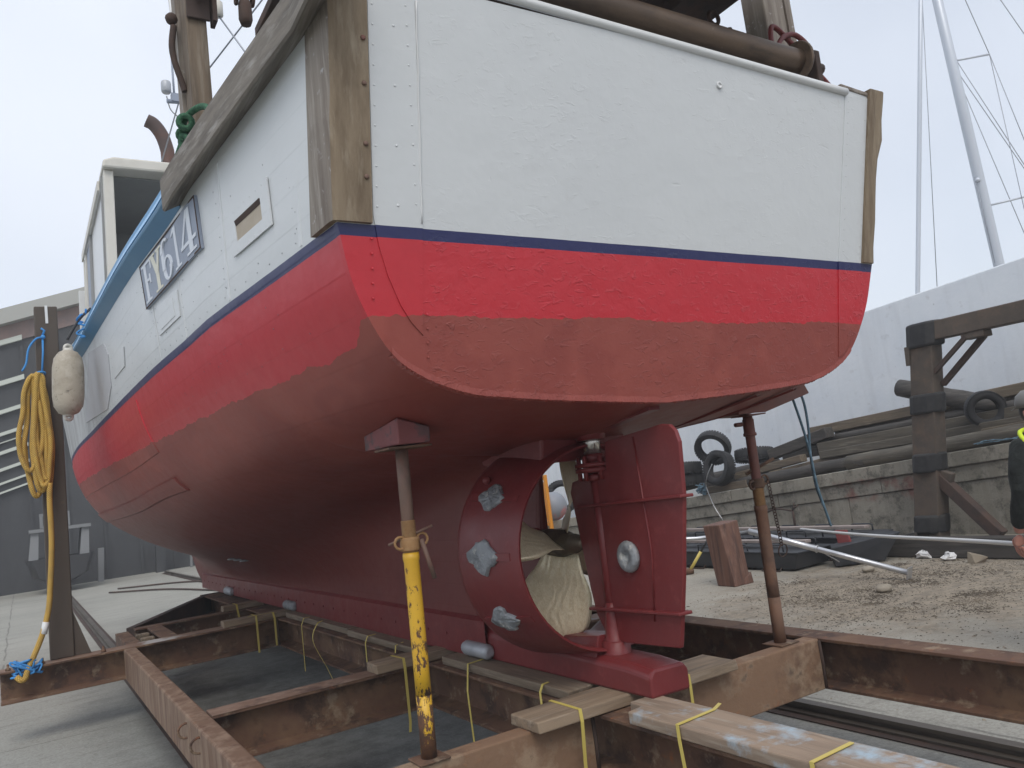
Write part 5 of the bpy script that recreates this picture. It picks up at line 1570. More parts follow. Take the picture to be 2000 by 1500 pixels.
baulk((10.75, 5.945, 1.43), (10.70, 5.2, 1.48), .20, .13, 'tanwood_y', 'short split timber with an orange-brown end right of the gantry')
baulk((11.1, 6.05, 1.55), (11.1, 3.6, 1.72), .22, .13, 'darkwood_y', 'dark timber under the upright tyre on the right')
baulk((11.5, 5.6, 1.74), (11.5, 3.2, 1.88), .24, .16, 'darkwood_y', 'dark timber at the back of the pile at the right edge')
baulk((11.6, 13.5, .98), (11.5, 10.1, 1.28), .12, 0, 'darkwood_y', 'dark pile lying along the wall behind the tyres', True)

baulk((11.55, 9.9, 1.42), (11.5, 6.3, 1.62), .26, .20, 'darkwood_y', 'dark squared timber at the bottom of the pile against the rendered wall')
baulk((11.2, 8.6, 1.38), (11.25, 4.4, 1.60), .24, .18, 'darkwood_y', 'dark squared timber inside the pile under the grey-green one')
baulk((11.72, 8.9, 1.66), (11.72, 5.0, 1.86), .20, .16, 'darkwood_y', 'dark timber behind the topmost squared timber')
baulk((10.74, 9.6, 1.12), (10.92, 7.9, 1.34), .10, .16, 'tanwood_y', 'short brown plank on edge above the thick dark pile')
baulk((10.98, 5.75, 1.50), (10.9, 4.9, 1.58), .10, 0, 'darkwood_y', 'short dark log lying beneath the upright tyre', True)
baulk((10.9, 11.4, 1.0), (10.95, 9.7, 1.15), .22, .20, 'darkwood_y', 'dark baulk on the coping behind the two leaning tyres')

# tyres
def tyre(c, axis, ro, w, label, rim=.58):
    t = thing('car_tyre', label, 'tyre', (c[0], c[1], c[2] - ro), 'old tyres on the quay')
    hw = w / 2
    prof = [(ro * rim, -hw * .6), (ro * (rim + .04), -hw * .85), (ro * .80, -hw), (ro * .93, -hw * .92), (ro * .985, -hw * .70), (ro, -hw * .4), (ro, hw * .4), (ro * .985, hw * .70), (ro * .93, hw * .92), (ro * .80, hw), (ro * (rim + .04), hw * .85), (ro * rim, hw * .6), (ro * (rim + .05), hw * .4), (ro * .86, 0), (ro * (rim + .05), -hw * .4), (ro * rim, -hw * .6)]
    MB().lathe(prof, c, axis, 36, False).build('tyre_wall', 'tyre', t)
    m = MB()
    c = Vector(c); ax = Vector(axis).normalized(); u = ax.orthogonal().normalized(); v = ax.cross(u)
    for k in range(40):
        a = 2 * math.pi * k / 40
        rad = u * math.cos(a) + v * math.sin(a); tn = v * math.cos(a) - u * math.sin(a)
        for s in (-.38, 0, .38):
            p = c + rad * (ro - (.0035 if s == 0 else .009)) + ax * (s * w)
            m.bar(p - ax * w * .15, p + ax * w * .15, ro * .11, .005, rad)
    stuff(m.build('tread', 'tyre', t))
    return t
tyre((10.50, 10.53, 1.355), (-1, -.05, .25), .31, .19, 'tyre leaning on the coping edge with a line through it, nearest of the left group', .60)
tyre((10.85, 10.95, 1.72), (-.75, -.35, -.45), .33, .17, 'tyre standing tilted behind the front tyre, wall showing through it', .66)
tyre((11.05, 10.18, 1.50), (.15, .1, 1), .34, .18, 'tyre lying flat against the wall behind the rusty prop')
tyre((10.75, 11.65, 1.40), (.1, .05, 1), .32, .20, 'tyre lying flat on top of a stack beside the rudder')
tyre((10.80, 11.70, 1.17), (.0, .1, 1), .33, .20, 'lower tyre of the stack beside the rudder')
tyre((10.90, 5.98, 1.745), (-.45, -.35, -.05), .245, .21, 'tyre standing upright on the timbers right of the gantry', .55)
tyre((11.45, 16.95, 1.02), (-.75, -.6, .2), .42, .20, 'tyre seen through the propeller nozzle against the wall', .66)
tyre((11.1, 12.5, 1.15), (-.1, .0, 1), .34, .20, 'tyre lying dark below the one seen through the nozzle')
m = MB()
m.tube(spline([(10.33, 10.50, 1.44), (10.31, 10.64, 1.25), (10.40, 10.80, 1.05), (10.42, 10.78, .9)], 5), .008, 6)
m.tube(spline([(10.40, 10.80, 1.05), (10.41, 10.70, .72), (10.40, 10.52, .45)], 5), .007, 6)
tag(m.build('tyre_line', 'alu', loc=(10.40, 10.6, .45)), 'thin pale line hanging from the front tyre down the quay wall', 'rope')
random.seed(21)
m = MB()
for q in range(6):
    m.tube(spline([(10.40 + random.uniform(-.03, .05), 10.95 + random.uniform(-.12, .12), 1.0 + random.uniform(-.10, .12)) for k in range(6)], 4), .009, 5)
tag(m.build('net_scrap', 'cord_pale'), 'wad of grey-green net hanging under the front tyre', 'net')
m = MB()
for q in range(3):
    m.tube(spline([(10.44 + random.uniform(-.02, .08), 5.3 + k * .13, 1.32 + random.uniform(-.01, .03)) for k in range(6)], 4), .007, 5)
tag(m.build('blue_line', 'cord_pale'), 'pale blue line lying on the coping right of the gantry', 'rope')
# orange machine guard and round buoy, seen through the nozzle
m = MB()
gd = thing('orange_guard', 'orange framed guard with a mesh panel, seen through the propeller nozzle', 'guard', (10.2, 16.0, 0))
for (a, b) in (((10.3, 15.80, 0), (10.3, 15.80, 1.62)), ((10.3, 16.35, 0), (10.3, 16.35, 1.45)), ((10.3, 15.80, 1.58), (10.3, 16.35, 1.42)), ((10.3, 15.80, .5), (10.3, 16.35, .5))):
    MB().bar(a, b, .07, .07, (1, 0, 0)).build('guard_frame', 'orangepaint', gd, bevel=.008)
for k in range(8):
    MB().bar((10.3, 15.86 + k * .055, .55), (10.3, 15.86 + k * .055, 1.46), .02, .02, (1, 0, 0)).build('guard_mesh', 'orangepaint', gd)
MT['buoy'] = mat('grey_and_pink_buoy', (0.27, 0.29, 0.33), .5, 0, [((0.60, 0.20, 0.19), 2.2, .52, .60, .85)], [(30, .1, .003)])
by = thing('mooring_buoy', 'round grey and faded pink buoy on the quay, seen past the propeller blades', 'buoy', (10.78, 16.3, .54))
MB().ball((10.78, 16.35, .86), .33, 20, 14, (1, 1, 1.05)).build('float', 'buoy', by)
MB().lathe([(.05, 0), (.05, .05), (.03, .07)], (10.78, 16.35, 1.19), (0, 0, 1), 12).build('eye', 'tyre', by)

# ------------------------------------------------------------------ gantry frame against the quay
gy = thing('timber_gantry', 'tall dark timber and iron gantry frame standing against the quay wall', 'gantry', (10, 6.5, 0))
lean = Vector((0, -.158, 1)).normalized()
gb = Vector((9.99, 6.49, 0))
G = lambda z, dx=0, dy=0: gb + Vector((dx, dy - .158 * z, z))
m = MB().hexa([G(.02, -.13, -.17), G(.02, .13, -.17), G(.02, .13, .17), G(.02, -.13, .17)], [G(2.74, -.12, -.15), G(2.74, .12, -.15), G(2.74, .12, .15), G(2.74, -.12, .15)])
m.build('gantry_post', 'gantrywood', gy, bevel=.015)
for z0, z1, gx_, gy_ in ((2.62, 2.93, .17, .24), (1.78, 2.03, .17, .22), (1.04, 1.28, .19, .20), (.27, .50, .19, .21)):
    n = 14
    r = []
    for z in (z0, z1):
        c = G(z)
        r.append([c + Vector((gx_ * max(-1, min(1, 1.15 * math.cos(2 * math.pi * k / n))), gy_ * math.sin(2 * math.pi * k / n), 0)) for k in range(n)])
    MB().quad_strip(r, True, False, True).build('rubber_collar', 'tyre', gy, bevel=.03)
MB().hexa([G(2.42, -.14, .14), G(2.42, .10, .14), G(2.42, .10, .19), G(2.42, -.14, .19)], [G(2.66, -.14, .14), G(2.66, .10, .14), G(2.66, .10, .21), G(2.66, -.14, .21)]).build('bracket', 'gantrywood', gy)
MB().hexa([G(.0, -.21, .0), G(.0, .12, .0), G(.0, .12, .26), G(.0, -.21, .26)], [G(.24, -.16, .0), G(.24, .12, .0), G(.24, .12, .2), G(.24, -.16, .2)]).build('foot_block', 'tanwood_y', gy, bevel=.01)
MB().bar((9.99, 6.05, 2.80), (9.99, 2.2, 2.78), .22, .235).build('gantry_beam', 'gantrywood', gy, bevel=.012)
MB().hexa([(9.86, 2.05, .02), (10.12, 2.05, .02), (10.12, 2.39, .02), (9.86, 2.39, .02)], [(9.87, 2.05, 2.66), (10.11, 2.05, 2.66), (10.11, 2.35, 2.66), (9.87, 2.35, 2.66)]).build('gantry_post', 'gantrywood', gy, bevel=.015)
MB().box(9.9, 10.1, 5.28, 5.56, 2.60, 2.68).build('bracket', 'gantrywood', gy, bevel=.01)
MB().bar((9.92, 5.50, 2.64), (9.92, 5.98, 2.28), .05, .05).build('tie_rod', 'rust_dark', gy)
MB().bar((10.06, 5.36, 2.62), (10.06, 5.98, 2.12), .06, .065).build('tie_rod', 'rust_dark', gy)
MB().bar((9.99, 6.24, .98), (9.99, 5.58, .22), .14, .15, (1, 0, 0)).build('brace', 'rust_dark', gy, bevel=.01)
m = MB().bar((9.99, 6.30, 1.02), (9.99, 6.05, .92), .16, .10, (1, 0, 0))
m.build('bracket', 'gantrywood', gy, bevel=.01)
o = MB().bar((9.72, 6.95, .125), (9.72, 2.0, .135), .22, .24).build('sill_beam', 'darkwood_y', bevel=.015)
tag(o, 'long heavy grey baulk lying on the ground in front of the gantry foot', 'timber')
m = MB().bar((9.9, 6.42, .52), (9.9, 6.36, .30), .04, .04)
m.build('tan_batten', 'tanwood_y', gy)
o = MB().hexa([(9.75, 7.62, 0), (9.95, 7.62, 0), (9.95, 6.55, 0), (9.75, 6.55, 0)], [(9.75, 7.62, .10), (9.95, 7.62, .10), (9.95, 6.55, .30), (9.75, 6.55, .30)]).build('wedge_timber', 'darkwood_y', bevel=.01)
tag(o, 'dark wedge-shaped timber beside the gantry foot', 'timber')
m = MB().hexa([(10.2, 5.18, .50), (10.42, 5.18, .50), (10.42, 4.75, .50), (10.2, 4.75, .50)], [(10.2, 5.10, .66), (10.42, 5.10, .66), (10.42, 4.7, .68), (10.2, 4.7, .68)])
for q in range(1):
    pass
o = m.build('iron_flap', 'rust', bevel=.03)
tag(o, 'brown rounded iron flap on the quay wall behind the worker', 'iron flap')

# ------------------------------------------------------------------ dark pontoons, tube, block, hammer
def pontoon(x0, x1, y0, y1, h, label):
    p = thing('pontoon_float', label, 'pontoon', ((x0 + x1) / 2, (y0 + y1) / 2, 0), 'dark pontoon floats by the quay')
    m = MB().hexa([(x0 + .03, y0 + .10, .03), (x1 - .03, y0 + .10, .03), (x1 - .03, y1 - .1, .03), (x0 + .03, y1 - .1, .03)], [(x0, y0, h), (x1, y0, h), (x1, y1, h), (x0, y1, h)])
    m.build('float_body', 'pontoon', p, bevel=.012)
    MB().box(x0 - .02, x1 + .02, y0 - .02, y1 + .02, h + .001, h + .018).build('rim', 'pontoon', p, bevel=.004)
    n = int((y1 - y0) / .62)
    for k in range(n):
        yy = y0 + .25 + k * .62
        for xx, zz in ((x0 + .04, h + .018), (x1 - .04, h + .018)):
            m = MB().tube([(xx, yy, zz), (xx, yy, zz + .075), (xx, yy + .03, zz + .085), (xx, yy + .30, zz + .085), (xx, yy + .33, zz + .075), (xx, yy + .33, zz)], .012, 6)
            m.build('grab_handle', 'pontoon', p)
    for k in range(n):
        yy = y0 + .3 + k * .7
        MB().tube([(x0 + .02, yy, .05), (x0 - .03, yy, .012), (x0 - .03, yy + .30, .012), (x0 + .02, yy + .30, .05)], .010, 6).build('skid', 'rust_dark', p)
    MB().box((x0 + x1) / 2 - .06, (x0 + x1) / 2 + .06, y0 + .1, y1 - .1, h + .085, h + .125).build('cap_rail', 'pontooncap', p, bevel=.006)
    return p
pontoon(8.38, 9.10, 7.28, 11.6, .235, 'near dark pontoon float with grab handles behind the timber block')
pontoon(9.25, 9.95, 7.0, 11.9, .30, 'far dark pontoon float close to the quay wall')
o = MB().hexa([(8.75, 7.02, .02), (9.3, 6.70, .02), (9.6, 7.05, .02), (8.95, 7.22, .02)], [(8.70, 7.0, .26), (9.42, 6.5, .36), (9.7, 7.0, .36), (8.95, 7.22, .26)]).build('steel_skip', 'pontoon', bevel=.01)
tag(o, 'dark steel tray with a sloping end beside the near pontoon', 'steel tray')
# galvanised tube with foot plate
t0, t1 = Vector((8.22, 5.66, .075)), Vector((7.86, 7.30, .55))
tb = thing('scaffold_prop', 'long bright galvanised tube with a foot plate lying across the pontoons', 'tube', (8.2, 5.7, 0))
MB().tube([t0, t1], .032, 16).build('tube', 'alu', tb)
dv = (t1 - t0).normalized()
MB().tube([t0 + dv * 1.05, t1 + dv * .2], .037, 16).build('tube', 'alu', tb)
m = MB().bar(t0 - dv * .010, t0 + dv * .002, .13, .13)
m.build('foot_plate', 'alu', tb, bevel=.004)
m = MB().torus(t0 + dv * 1.05, dv, .040, .008, 16, 6)
m.tube([t0 + dv * 1.05 + Vector((0, -.04, -.02)), t0 + dv * 1.05 + Vector((.08, -.22, -.16))], .008, 6)
m.build('pin', 'alu', tb)
m = MB().tube([(9.2, 8.6, .43), (8.28, 8.95, .45), (7.75, 9.35, .50)], .026, 12)
m.lathe([(.06, -.01), (.06, .02)], (7.75, 9.35, .50), (-.7, .6, .05), 14)
o = m.build('scaffold_tube', 'alu')
tag(o, 'galvanised tube lying behind the red-brown timber block on the pontoons', 'tube')
m = MB().tube(spline([(9.75, 8.45, .38), (8.9, 7.2, .44), (7.7, 5.55, .55), (6.6, 4.05, .67), (5.70, 2.86, .765)], 6), .017, 10)
o = m.build('white_pipe', 'pontooncap' if False else 'white')
tag(o, 'long thin white pipe reaching from the pontoons to the hand of the worker', 'pipe')
o = MB().hexa([(9.0, 7.13, .26), (9.0, 6.93, .26), (9.03, 6.93, .26), (9.03, 7.13, .26)], [(9.02, 7.17, .44), (9.02, 6.99, .44), (9.05, 6.99, .44), (9.05, 7.17, .44)]).build('red_board', 'redboard', bevel=.004)
tag(o, 'small faded red board standing on the pontoon end', 'board')
# block of timber on end
bl = MB().hexa([(7.33, 7.68, 0), (7.325, 7.375, 0), (7.62, 7.40, 0), (7.63, 7.70, 0)], [(7.315, 7.77, .745), (7.33, 7.50, .75), (7.62, 7.46, .775), (7.63, 7.74, .77)])
o = bl.build('timber_block', 'redwood_z', bevel=.012)
tag(o, 'red-brown squared block of timber standing on end on the concrete', 'timber block')
o = MB().hexa([(7.50, 7.375, .0), (7.66, 7.39, .0), (7.66, 7.50, .0), (7.50, 7.45, .0)], [(7.52, 7.395, .07), (7.65, 7.40, .13), (7.65, 7.47, .13), (7.52, 7.44, .07)]).build('timber_wedge', 'redwood_z', bevel=.006)
tag(o, 'small red wedge at the foot of the standing timber block', 'wedge')
sh = thing('sledgehammer', 'sledgehammer with a yellow handle leaning on the near pontoon', 'hammer', (7.95, 8.83, 0))
MB().tube([(7.93, 8.83, .03), (8.06, 8.67, .30)], .022, 10).build('handle_grip', 'strap', sh)
MB().tube([(8.06, 8.67, .30), (8.15, 8.56, .49)], .015, 10).build('handle', 'grille', sh)
MB().lathe([(.025, -.085), (.042, -.075), (.042, .075), (.025, .085)], (7.92, 8.84, .045), (.8, -.6, 0), 8).build('hammer_head', 'rust', sh, bevel=.004)
m = MB().tube(spline([(9.9, 8.55, .62), (9.9, 8.85, .66), (9.9, 9.1, .60)], 4), .015, 6)
m.tube([(9.9, 8.55, .62), (9.9, 8.50, .74)], .012, 6); m.tube([(9.9, 8.56, .63), (9.9, 8.44, .70)], .012, 6); m.tube([(9.9, 8.55, .62), (9.9, 8.55, .35)], .02, 6)
o = m.build('bent_iron_bar', 'rust_dark'); tag(o, 'bent rusty iron bar sticking up behind the pontoons', 'iron bar')

# stones, litter and trampled dirt
random.seed(9)
def stone(p, r, label, material='stone', cat='stone'):
    m = MB()
    m.ball((p[0], p[1], r * .42), r, 9, 6, (1.25, .9, .55))
    m.v = [(a + random.uniform(-.12, .12) * r, b + random.uniform(-.12, .12) * r, max(c + random.uniform(-.1, .1) * r, .001)) for a, b, c in m.v]
    return tag(m.build('stone', material), label, cat)
stone((8.60, 6.45), .075, 'pale rounded stone lying left of the tube foot plate')
stone((7.56, 5.52), .085, 'flat pale stone in the dirt in front of the tube foot plate')
o = MB().hexa([(9.30, 5.55, 0), (9.42, 5.50, 0), (9.44, 5.62, 0), (9.32, 5.66, 0)], [(9.33, 5.60, .10), (9.43, 5.46, .06), (9.45, 5.56, .08), (9.36, 5.66, .13)]).build('broken_brick', 'rubble', bevel=.006)
tag(o, 'brown broken brick on the dirt near the worker', 'brick')
def crumple(p, r, label):
    m = MB().ball((p[0], p[1], r * .5), r, 8, 6, (1.2, 1, .6))
    m.v = [(a + random.uniform(-.35, .35) * r, b + random.uniform(-.35, .35) * r, max(c + random.uniform(-.35, .35) * r, .002)) for a, b, c in m.v]
    m.sm = [False] * len(m.sm)
    return tag(m.build('plastic_litter', 'litter'), label, 'litter')
crumple((9.60, 6.36), .085, 'crumpled white plastic at the end of the grey baulk')
crumple((9.50, 5.98), .075, 'flatter scrap of white plastic right of the first')
MT['debris'] = mat('dark_weed_and_chips', (0.085, 0.068, 0.05), .9, 0, [((0.19, 0.155, 0.11), 1.4, .45, .65, .9)])
m = MB()
CL = [(random.gauss(7.9, 1.0), random.gauss(5.35, .75), random.uniform(.05, .42)) for _ in range(46)]
for k in range(12000):
    q0_ = CL[k % len(CL)]
    x = q0_[0] + random.gauss(0, q0_[2]); yv = q0_[1] + random.gauss(0, q0_[2] * .8)
    if k % 5 == 0:
        x = random.uniform(4.6, 9.6); yv = random.uniform(2.6, 7.2)
    s = random.choice((.004, .005, .007, .009, .013)) * (1 if k % 17 else 2.4)
    el_ = random.uniform(.25, 1)
    t = random.uniform(0, 6.28)
    cx, sx_ = math.cos(t) * s, math.sin(t) * s
    h = random.uniform(.001, .006) + s * .2
    m.v += [(x + cx, yv + sx_, .001), (x - sx_ * el_, yv + cx * el_, .001), (x - cx, yv - sx_, .001), (x + sx_ * el_, yv - cx * el_, .001), (x + random.uniform(-.3, .3) * s, yv + random.uniform(-.3, .3) * s, h)]
    b = len(m.v) - 5
    for q in range(4):
        m.f.append((b + q, b + (q + 1) % 4, b + 4)); m.sm.append(False)
o = m.build('dirt_debris', 'debris', keep=True)
tag(stuff(o), 'trampled dirt, weed and wood chips scattered on the starboard concrete', 'debris')
m = MB()
for k in range(900):
    x = random.uniform(3.9, 9.8); yv = random.uniform(1.6, 8.8)
    s = random.choice((.005, .007, .010, .014))
    b = len(m.v)
    m.v += [(x + s, yv, .001), (x, yv + s, .001), (x - s, yv, .001), (x, yv - s, .001), (x, yv, s * .8)]
    for q in range(4):
        m.f.append((b + q, b + (q + 1) % 4, b + 4)); m.sm.append(False)
o = m.build('grit', 'stone', keep=True)
tag(stuff(o), 'pale grit scattered on the concrete beyond the cradle', 'grit')

# winch cables on the port side ground
for pts, lab in (([(1.9, 24.5, .03), (3.1, 22.0, .03), (3.9, 17.5, .04), (3.4, 14.0, .25)], 'nearer rusty cable lying across the concrete ahead of the bow'), ([(2.2, 25.5, .03), (3.8, 23.5, .03), (4.8, 19, .04), (3.7, 14.2, .26)], 'farther rusty cable lying across the concrete ahead of the bow')):
    o = MB().tube(spline(pts, 8), .022, 6).build('winch_cable', 'rust_dark')
    tag(o, lab, 'cable', 'winch cables')

# ------------------------------------------------------------------ shed beyond the slip
sd = thing('boat_shed', 'big dark boat shed with a pale roof edge and slanting pale strips, in the mist', 'shed', (4, 32, 0))
def rz(x): return 9.44 + .31 * x if x < 7 else 9.44 + .31 * (14 - x)
m = MB().quad_strip([[(-18, yy, 0), (32, yy, 0), (32, yy, rz(32)), (7, yy, rz(7)), (-18, yy, rz(-18))] for yy in (31.75, 52)], True, False, True)
m.build('wall', 'shedwall', sd)
for a, b in ((-18.5, 7), (7, 32.5)):
    m = MB().hexa([(a, 31.3, rz(a) - .50), (b, 31.3, rz(b) - .50), (b, 52.5, rz(b) - .50), (a, 52.5, rz(a) - .50)], [(a, 31.3, rz(a) + .02), (b, 31.3, rz(b) + .02), (b, 52.5, rz(b) + .02), (a, 52.5, rz(a) + .02)])
    m.build('roof', 'shedroof', sd)
    m = MB().hexa([(a, 31.68, rz(a) - 1.12), (b, 31.68, rz(b) - 1.12), (b, 31.74, rz(b) - 1.12), (a, 31.74, rz(a) - 1.12)], [(a, 31.68, rz(a) - .51), (b, 31.68, rz(b) - .51), (b, 31.74, rz(b) - .51), (a, 31.74, rz(a) - .51)])
    m.build('fascia_band', 'shedband', sd)
for (z, hh) in ((8.19, .17), (6.84, .16), (5.90, .13), (5.18, .11), (4.94, .03), (4.57, .11), (4.03, .10), (3.60, .07), (3.31, .06)):
    zl, zr = z + .10 - .32 * 5.7, z + .10 + .32 * .36
    m = MB().hexa([(-6, 31.60, zl), (.36, 31.60, zr), (.36, 31.74, zr), (-6, 31.74, zl)], [(-6, 31.60, zl + hh), (.36, 31.60, zr + hh), (.36, 31.74, zr + hh), (-6, 31.74, zl + hh)])
    m.build('pale_strip', 'shedpale', sd)
for k in range(22):
    x = -17 + k * 1.08
    MB().box(x, x + .09, 31.70, 31.748, 0, rz(x) - 1.25).build('cladding_batten', 'shedwall', sd)
# small cabin boat standing at the foot of the shed
cb = thing('cabin_boat', 'small dark boat with a white cabin parked before the shed', 'boat', (.8, 29.5, 0))
rows = []
for yy, w, z0 in ((28.4, .75, .25), (29.4, .95, .1), (30.6, .7, .2), (31.2, .05, .5)):
    rows.append([(1.0 - w, yy, 1.05), (1.0 - w * .8, yy, .5), (1.0, yy, z0), (1.0 + w * .8, yy, .5), (1.0 + w, yy, 1.05)])
MB().quad_strip(rows, True, True, True).build('hull', 'grille', cb)
m = MB()
for (x0, x1) in ((.25, .45), (.95, 1.05), (1.60, 1.80)):
    m.hexa([(x0 - .1, 28.6, 1.05), (x1 - .05, 28.6, 1.05), (x1 - .05, 30.0, 1.05), (x0 - .1, 30.0, 1.05)], [(x0, 28.7, 1.85), (x1, 28.7, 1.85), (x1, 29.8, 1.85), (x0, 29.8, 1.85)])
m.box(.2, 1.85, 28.6, 29.9, 1.85, 1.95); m.box(.5, 1.3, 28.8, 29.6, 1.96, 2.4)
m.build('cabin', 'shedgrey', cb)
MB().box(.58, 1.22, 28.78, 28.80, 2.03, 2.32).build('cabin_window', 'grille', cb)
for k, (x, h, w, lab, mt) in enumerate(((2.1, 1.1, .18, 'pale post at the shed foot right of the upright', 'shedgrey'), (5.0, 1.9, .08, 'thin pale pole leaning on the shed near the bow', 'shedgrey'), (3.9, .9, .30, 'grey crate at the shed foot below the bow', 'shedwall'), (6.1, .55, .5, 'low tan heap at the shed foot just left of the keel', 'tanwood_y'))):
    o = MB().hexa([(x, 31.0, 0), (x + w, 31.0, 0), (x + w, 31.0 + w, 0), (x, 31.0 + w, 0)], [(x + .06 * h, 31.0, h), (x + w + .06 * h, 31.0, h), (x + w + .06 * h, 31.0 + w, h), (x + .06 * h, 31.0 + w, h)]).build(('post', 'pole', 'crate', 'sand_heap')[k], mt, bevel=.01)
    tag(o, lab, ('post', 'pole', 'crate', 'heap')[k])

# ------------------------------------------------------------------ yacht masts beyond the wall
def mast(base, topp, r, label, spreaders, wires):
    b, t = Vector(base), Vector(topp)
    y_ = thing('yacht_mast', label, 'mast', base, 'yacht masts beyond the wall')
    MB().tube([b - (t - b) * ((b.z - .4) / (t.z - b.z)), b, b.lerp(t, .5), t], r, 12, rs=[r, r, r, r * .8]).build('spar', 'mastpaint', y_)
    for f, tip in spreaders:
        p = b.lerp(t, f)
        MB().tube([p, tip], .028, 6).build('spreader', 'mastpaint', y_)
        MB().bar(p - Vector((0, 0, .25)), p + Vector((0, 0, .45)), .10, .13, (0, 1, 0)).build('spreader_root', 'mastpaint', y_)
    if wires:
        m = MB()
        for a, c in wires:
            m.tube([a, c], .010, 4)
        m.build('rigging', 'wire', y_)
    return y_
tipA, tipB = Vector((22.95, 10.65, 11.28)), Vector((24.2, 10.45, 7.45))
bA, tA = Vector((23.15, 11.50, 2.6)), Vector((21.25, 10.95, 16.8))
mast(bA, tA, .14, 'thick pale raked yacht mast with two spreaders and rigging at the right', [(.605, tipA), (.325, tipB)], [
    (bA.lerp(tA, .98), tipA), (tipA, tipB + Vector((-.3, 0, .1))), (tipA, Vector((24.0, 11, 2.5))), (bA.lerp(tA, .63), tipB + Vector((.6, 0, -1.2))), (bA.lerp(tA, .60), Vector((24.6, 11, 4.0))), (bA.lerp(tA, .60), Vector((25.4, 11, 7.2))), (tipB, Vector((24.3, 11, 3))),
    (bA.lerp(tA, .38) + Vector((-.2, 0, 0)), bA + Vector((-.2, 0, 1.0))), (bA.lerp(tA, .99), Vector((26.5, 10, 9.0))), (bA.lerp(tA, .97), Vector((27.5, 10, 11.5)))])
mast((20.35, 12.85, 2.5), (21.75, 10.6, 17.5), .06, 'thin grey pole leaning right, left of the raked mast', [], [((20.9, 12.4, 3.0), (21.62, 11.2, 14.5))])
sdk = MB().lathe([(.02, 0), (.06, .03), (.06, .08), (.03, .12)], (22.28, 11.25, 7.85), (0, 0, 1), 10)
tag(sdk.build('radar_reflector', 'mastpaint'), 'small fitting on the side of the raked mast', 'mast fitting')

# ------------------------------------------------------------------ worker at the right edge
wk = thing('person', 'worker in a black jacket, yellow vest and cap, arm hanging, at the right edge', 'person', (5.945, 2.89, 0))
def skin_chain(name, nodes_, edges, material, sub=2):
    me = bpy.data.meshes.new(name)
    b = wk['base']
    me.from_pydata([(p[0] + 5.945 - b[0], p[1] + 2.89 - b[1], p[2]) for p, r in nodes_], edges, [])
    o = bpy.data.objects.new(name, me); C.objects.link(o); o.parent = wk
    md = o.modifiers.new('skin', 'SKIN'); md.use_smooth_shade = True
    for i, (p, r) in enumerate(nodes_):
        sv = me.skin_vertices[0].data[i]
        sv.radius = r if isinstance(r, tuple) else (r, r)
        sv.use_root = (i == 0)
    s2 = o.modifiers.new('sub', 'SUBSURF'); s2.levels = sub; s2.render_levels = sub
    me.materials.append(MT[material])
    return o
import bmesh as _b
def skin_obj(name, nodes_, edges, material, sub=2):
    me = bpy.data.meshes.new(name)
    b = wk['base']
    me.from_pydata([(p[0], p[1], p[2]) for p, r in nodes_], edges, [])
    bm = _b.new(); bm.from_mesh(me); bm.verts.layers.skin.verify(); bm.to_mesh(me); bm.free()
    o = bpy.data.objects.new(name, me); C.objects.link(o); o.parent = wk
    for i, (p, r) in enumerate(nodes_):
        sv = me.skin_vertices[0].data[i]
        sv.radius = r if isinstance(r, tuple) else (r, r)
        sv.use_root = (i == 0)
    md = o.modifiers.new('skin', 'SKIN'); md.use_smooth_shade = True
    s2 = o.modifiers.new('sub', 'SUBSURF'); s2.levels = sub; s2.render_levels = sub
    me.materials.append(MT[material])
    return o
# seen from behind: f = facing (away), s = across the shoulders, towards image left
f_ = Vector((.42, .907, 0)); s_ = Vector((-.907, .42, 0))
def q(f, s, z): return tuple(f_ * f + s_ * s + Vector((0, 0, z)))
# body in one surface: pelvis, torso, neck, head, both arms to the wrist, legs to the ankle
bn = [(q(0, 0, .93), (.12, .09)), (q(.01, 0, 1.12), (.12, .09)), (q(.0, 0, 1.32), (.14, .10)), (q(-.01, 0, 1.43), (.13, .10)), (q(.02, 0, 1.50), .06), (q(.04, 0, 1.56), .065), (q(.05, 0, 1.64), .10), (q(.04, 0, 1.72), .075)]
be = [(0, 1), (1, 2), (2, 3), (3, 4), (4, 5), (5, 6), (6, 7)]
def limb(nodes_list, attach):
    i0 = len(bn)
    for k, nd in enumerate(nodes_list):
        bn.append(nd); be.append((attach if k == 0 else i0 + k - 1, i0 + k))
for sg in (1, -1):
    limb([(q(-.01, .20 * sg, 1.40), .075), (q(-.03, .25 * sg, 1.20), .062), (q(-.02, .27 * sg, 1.10), .055), (q(.07, .27 * sg, .92), .042), (q(.10, .26 * sg, .84), .032)], 3)
    limb([(q(.0, .10 * sg, .84), .105), (q(.03 * sg, .11 * sg, .50), .07), (q(-.02 + .06 * sg, .11 * sg, .28), .062), (q(-.04 + .08 * sg, .11 * sg, .09), .045)], 0)
skin_obj('body', bn, be, 'skin')
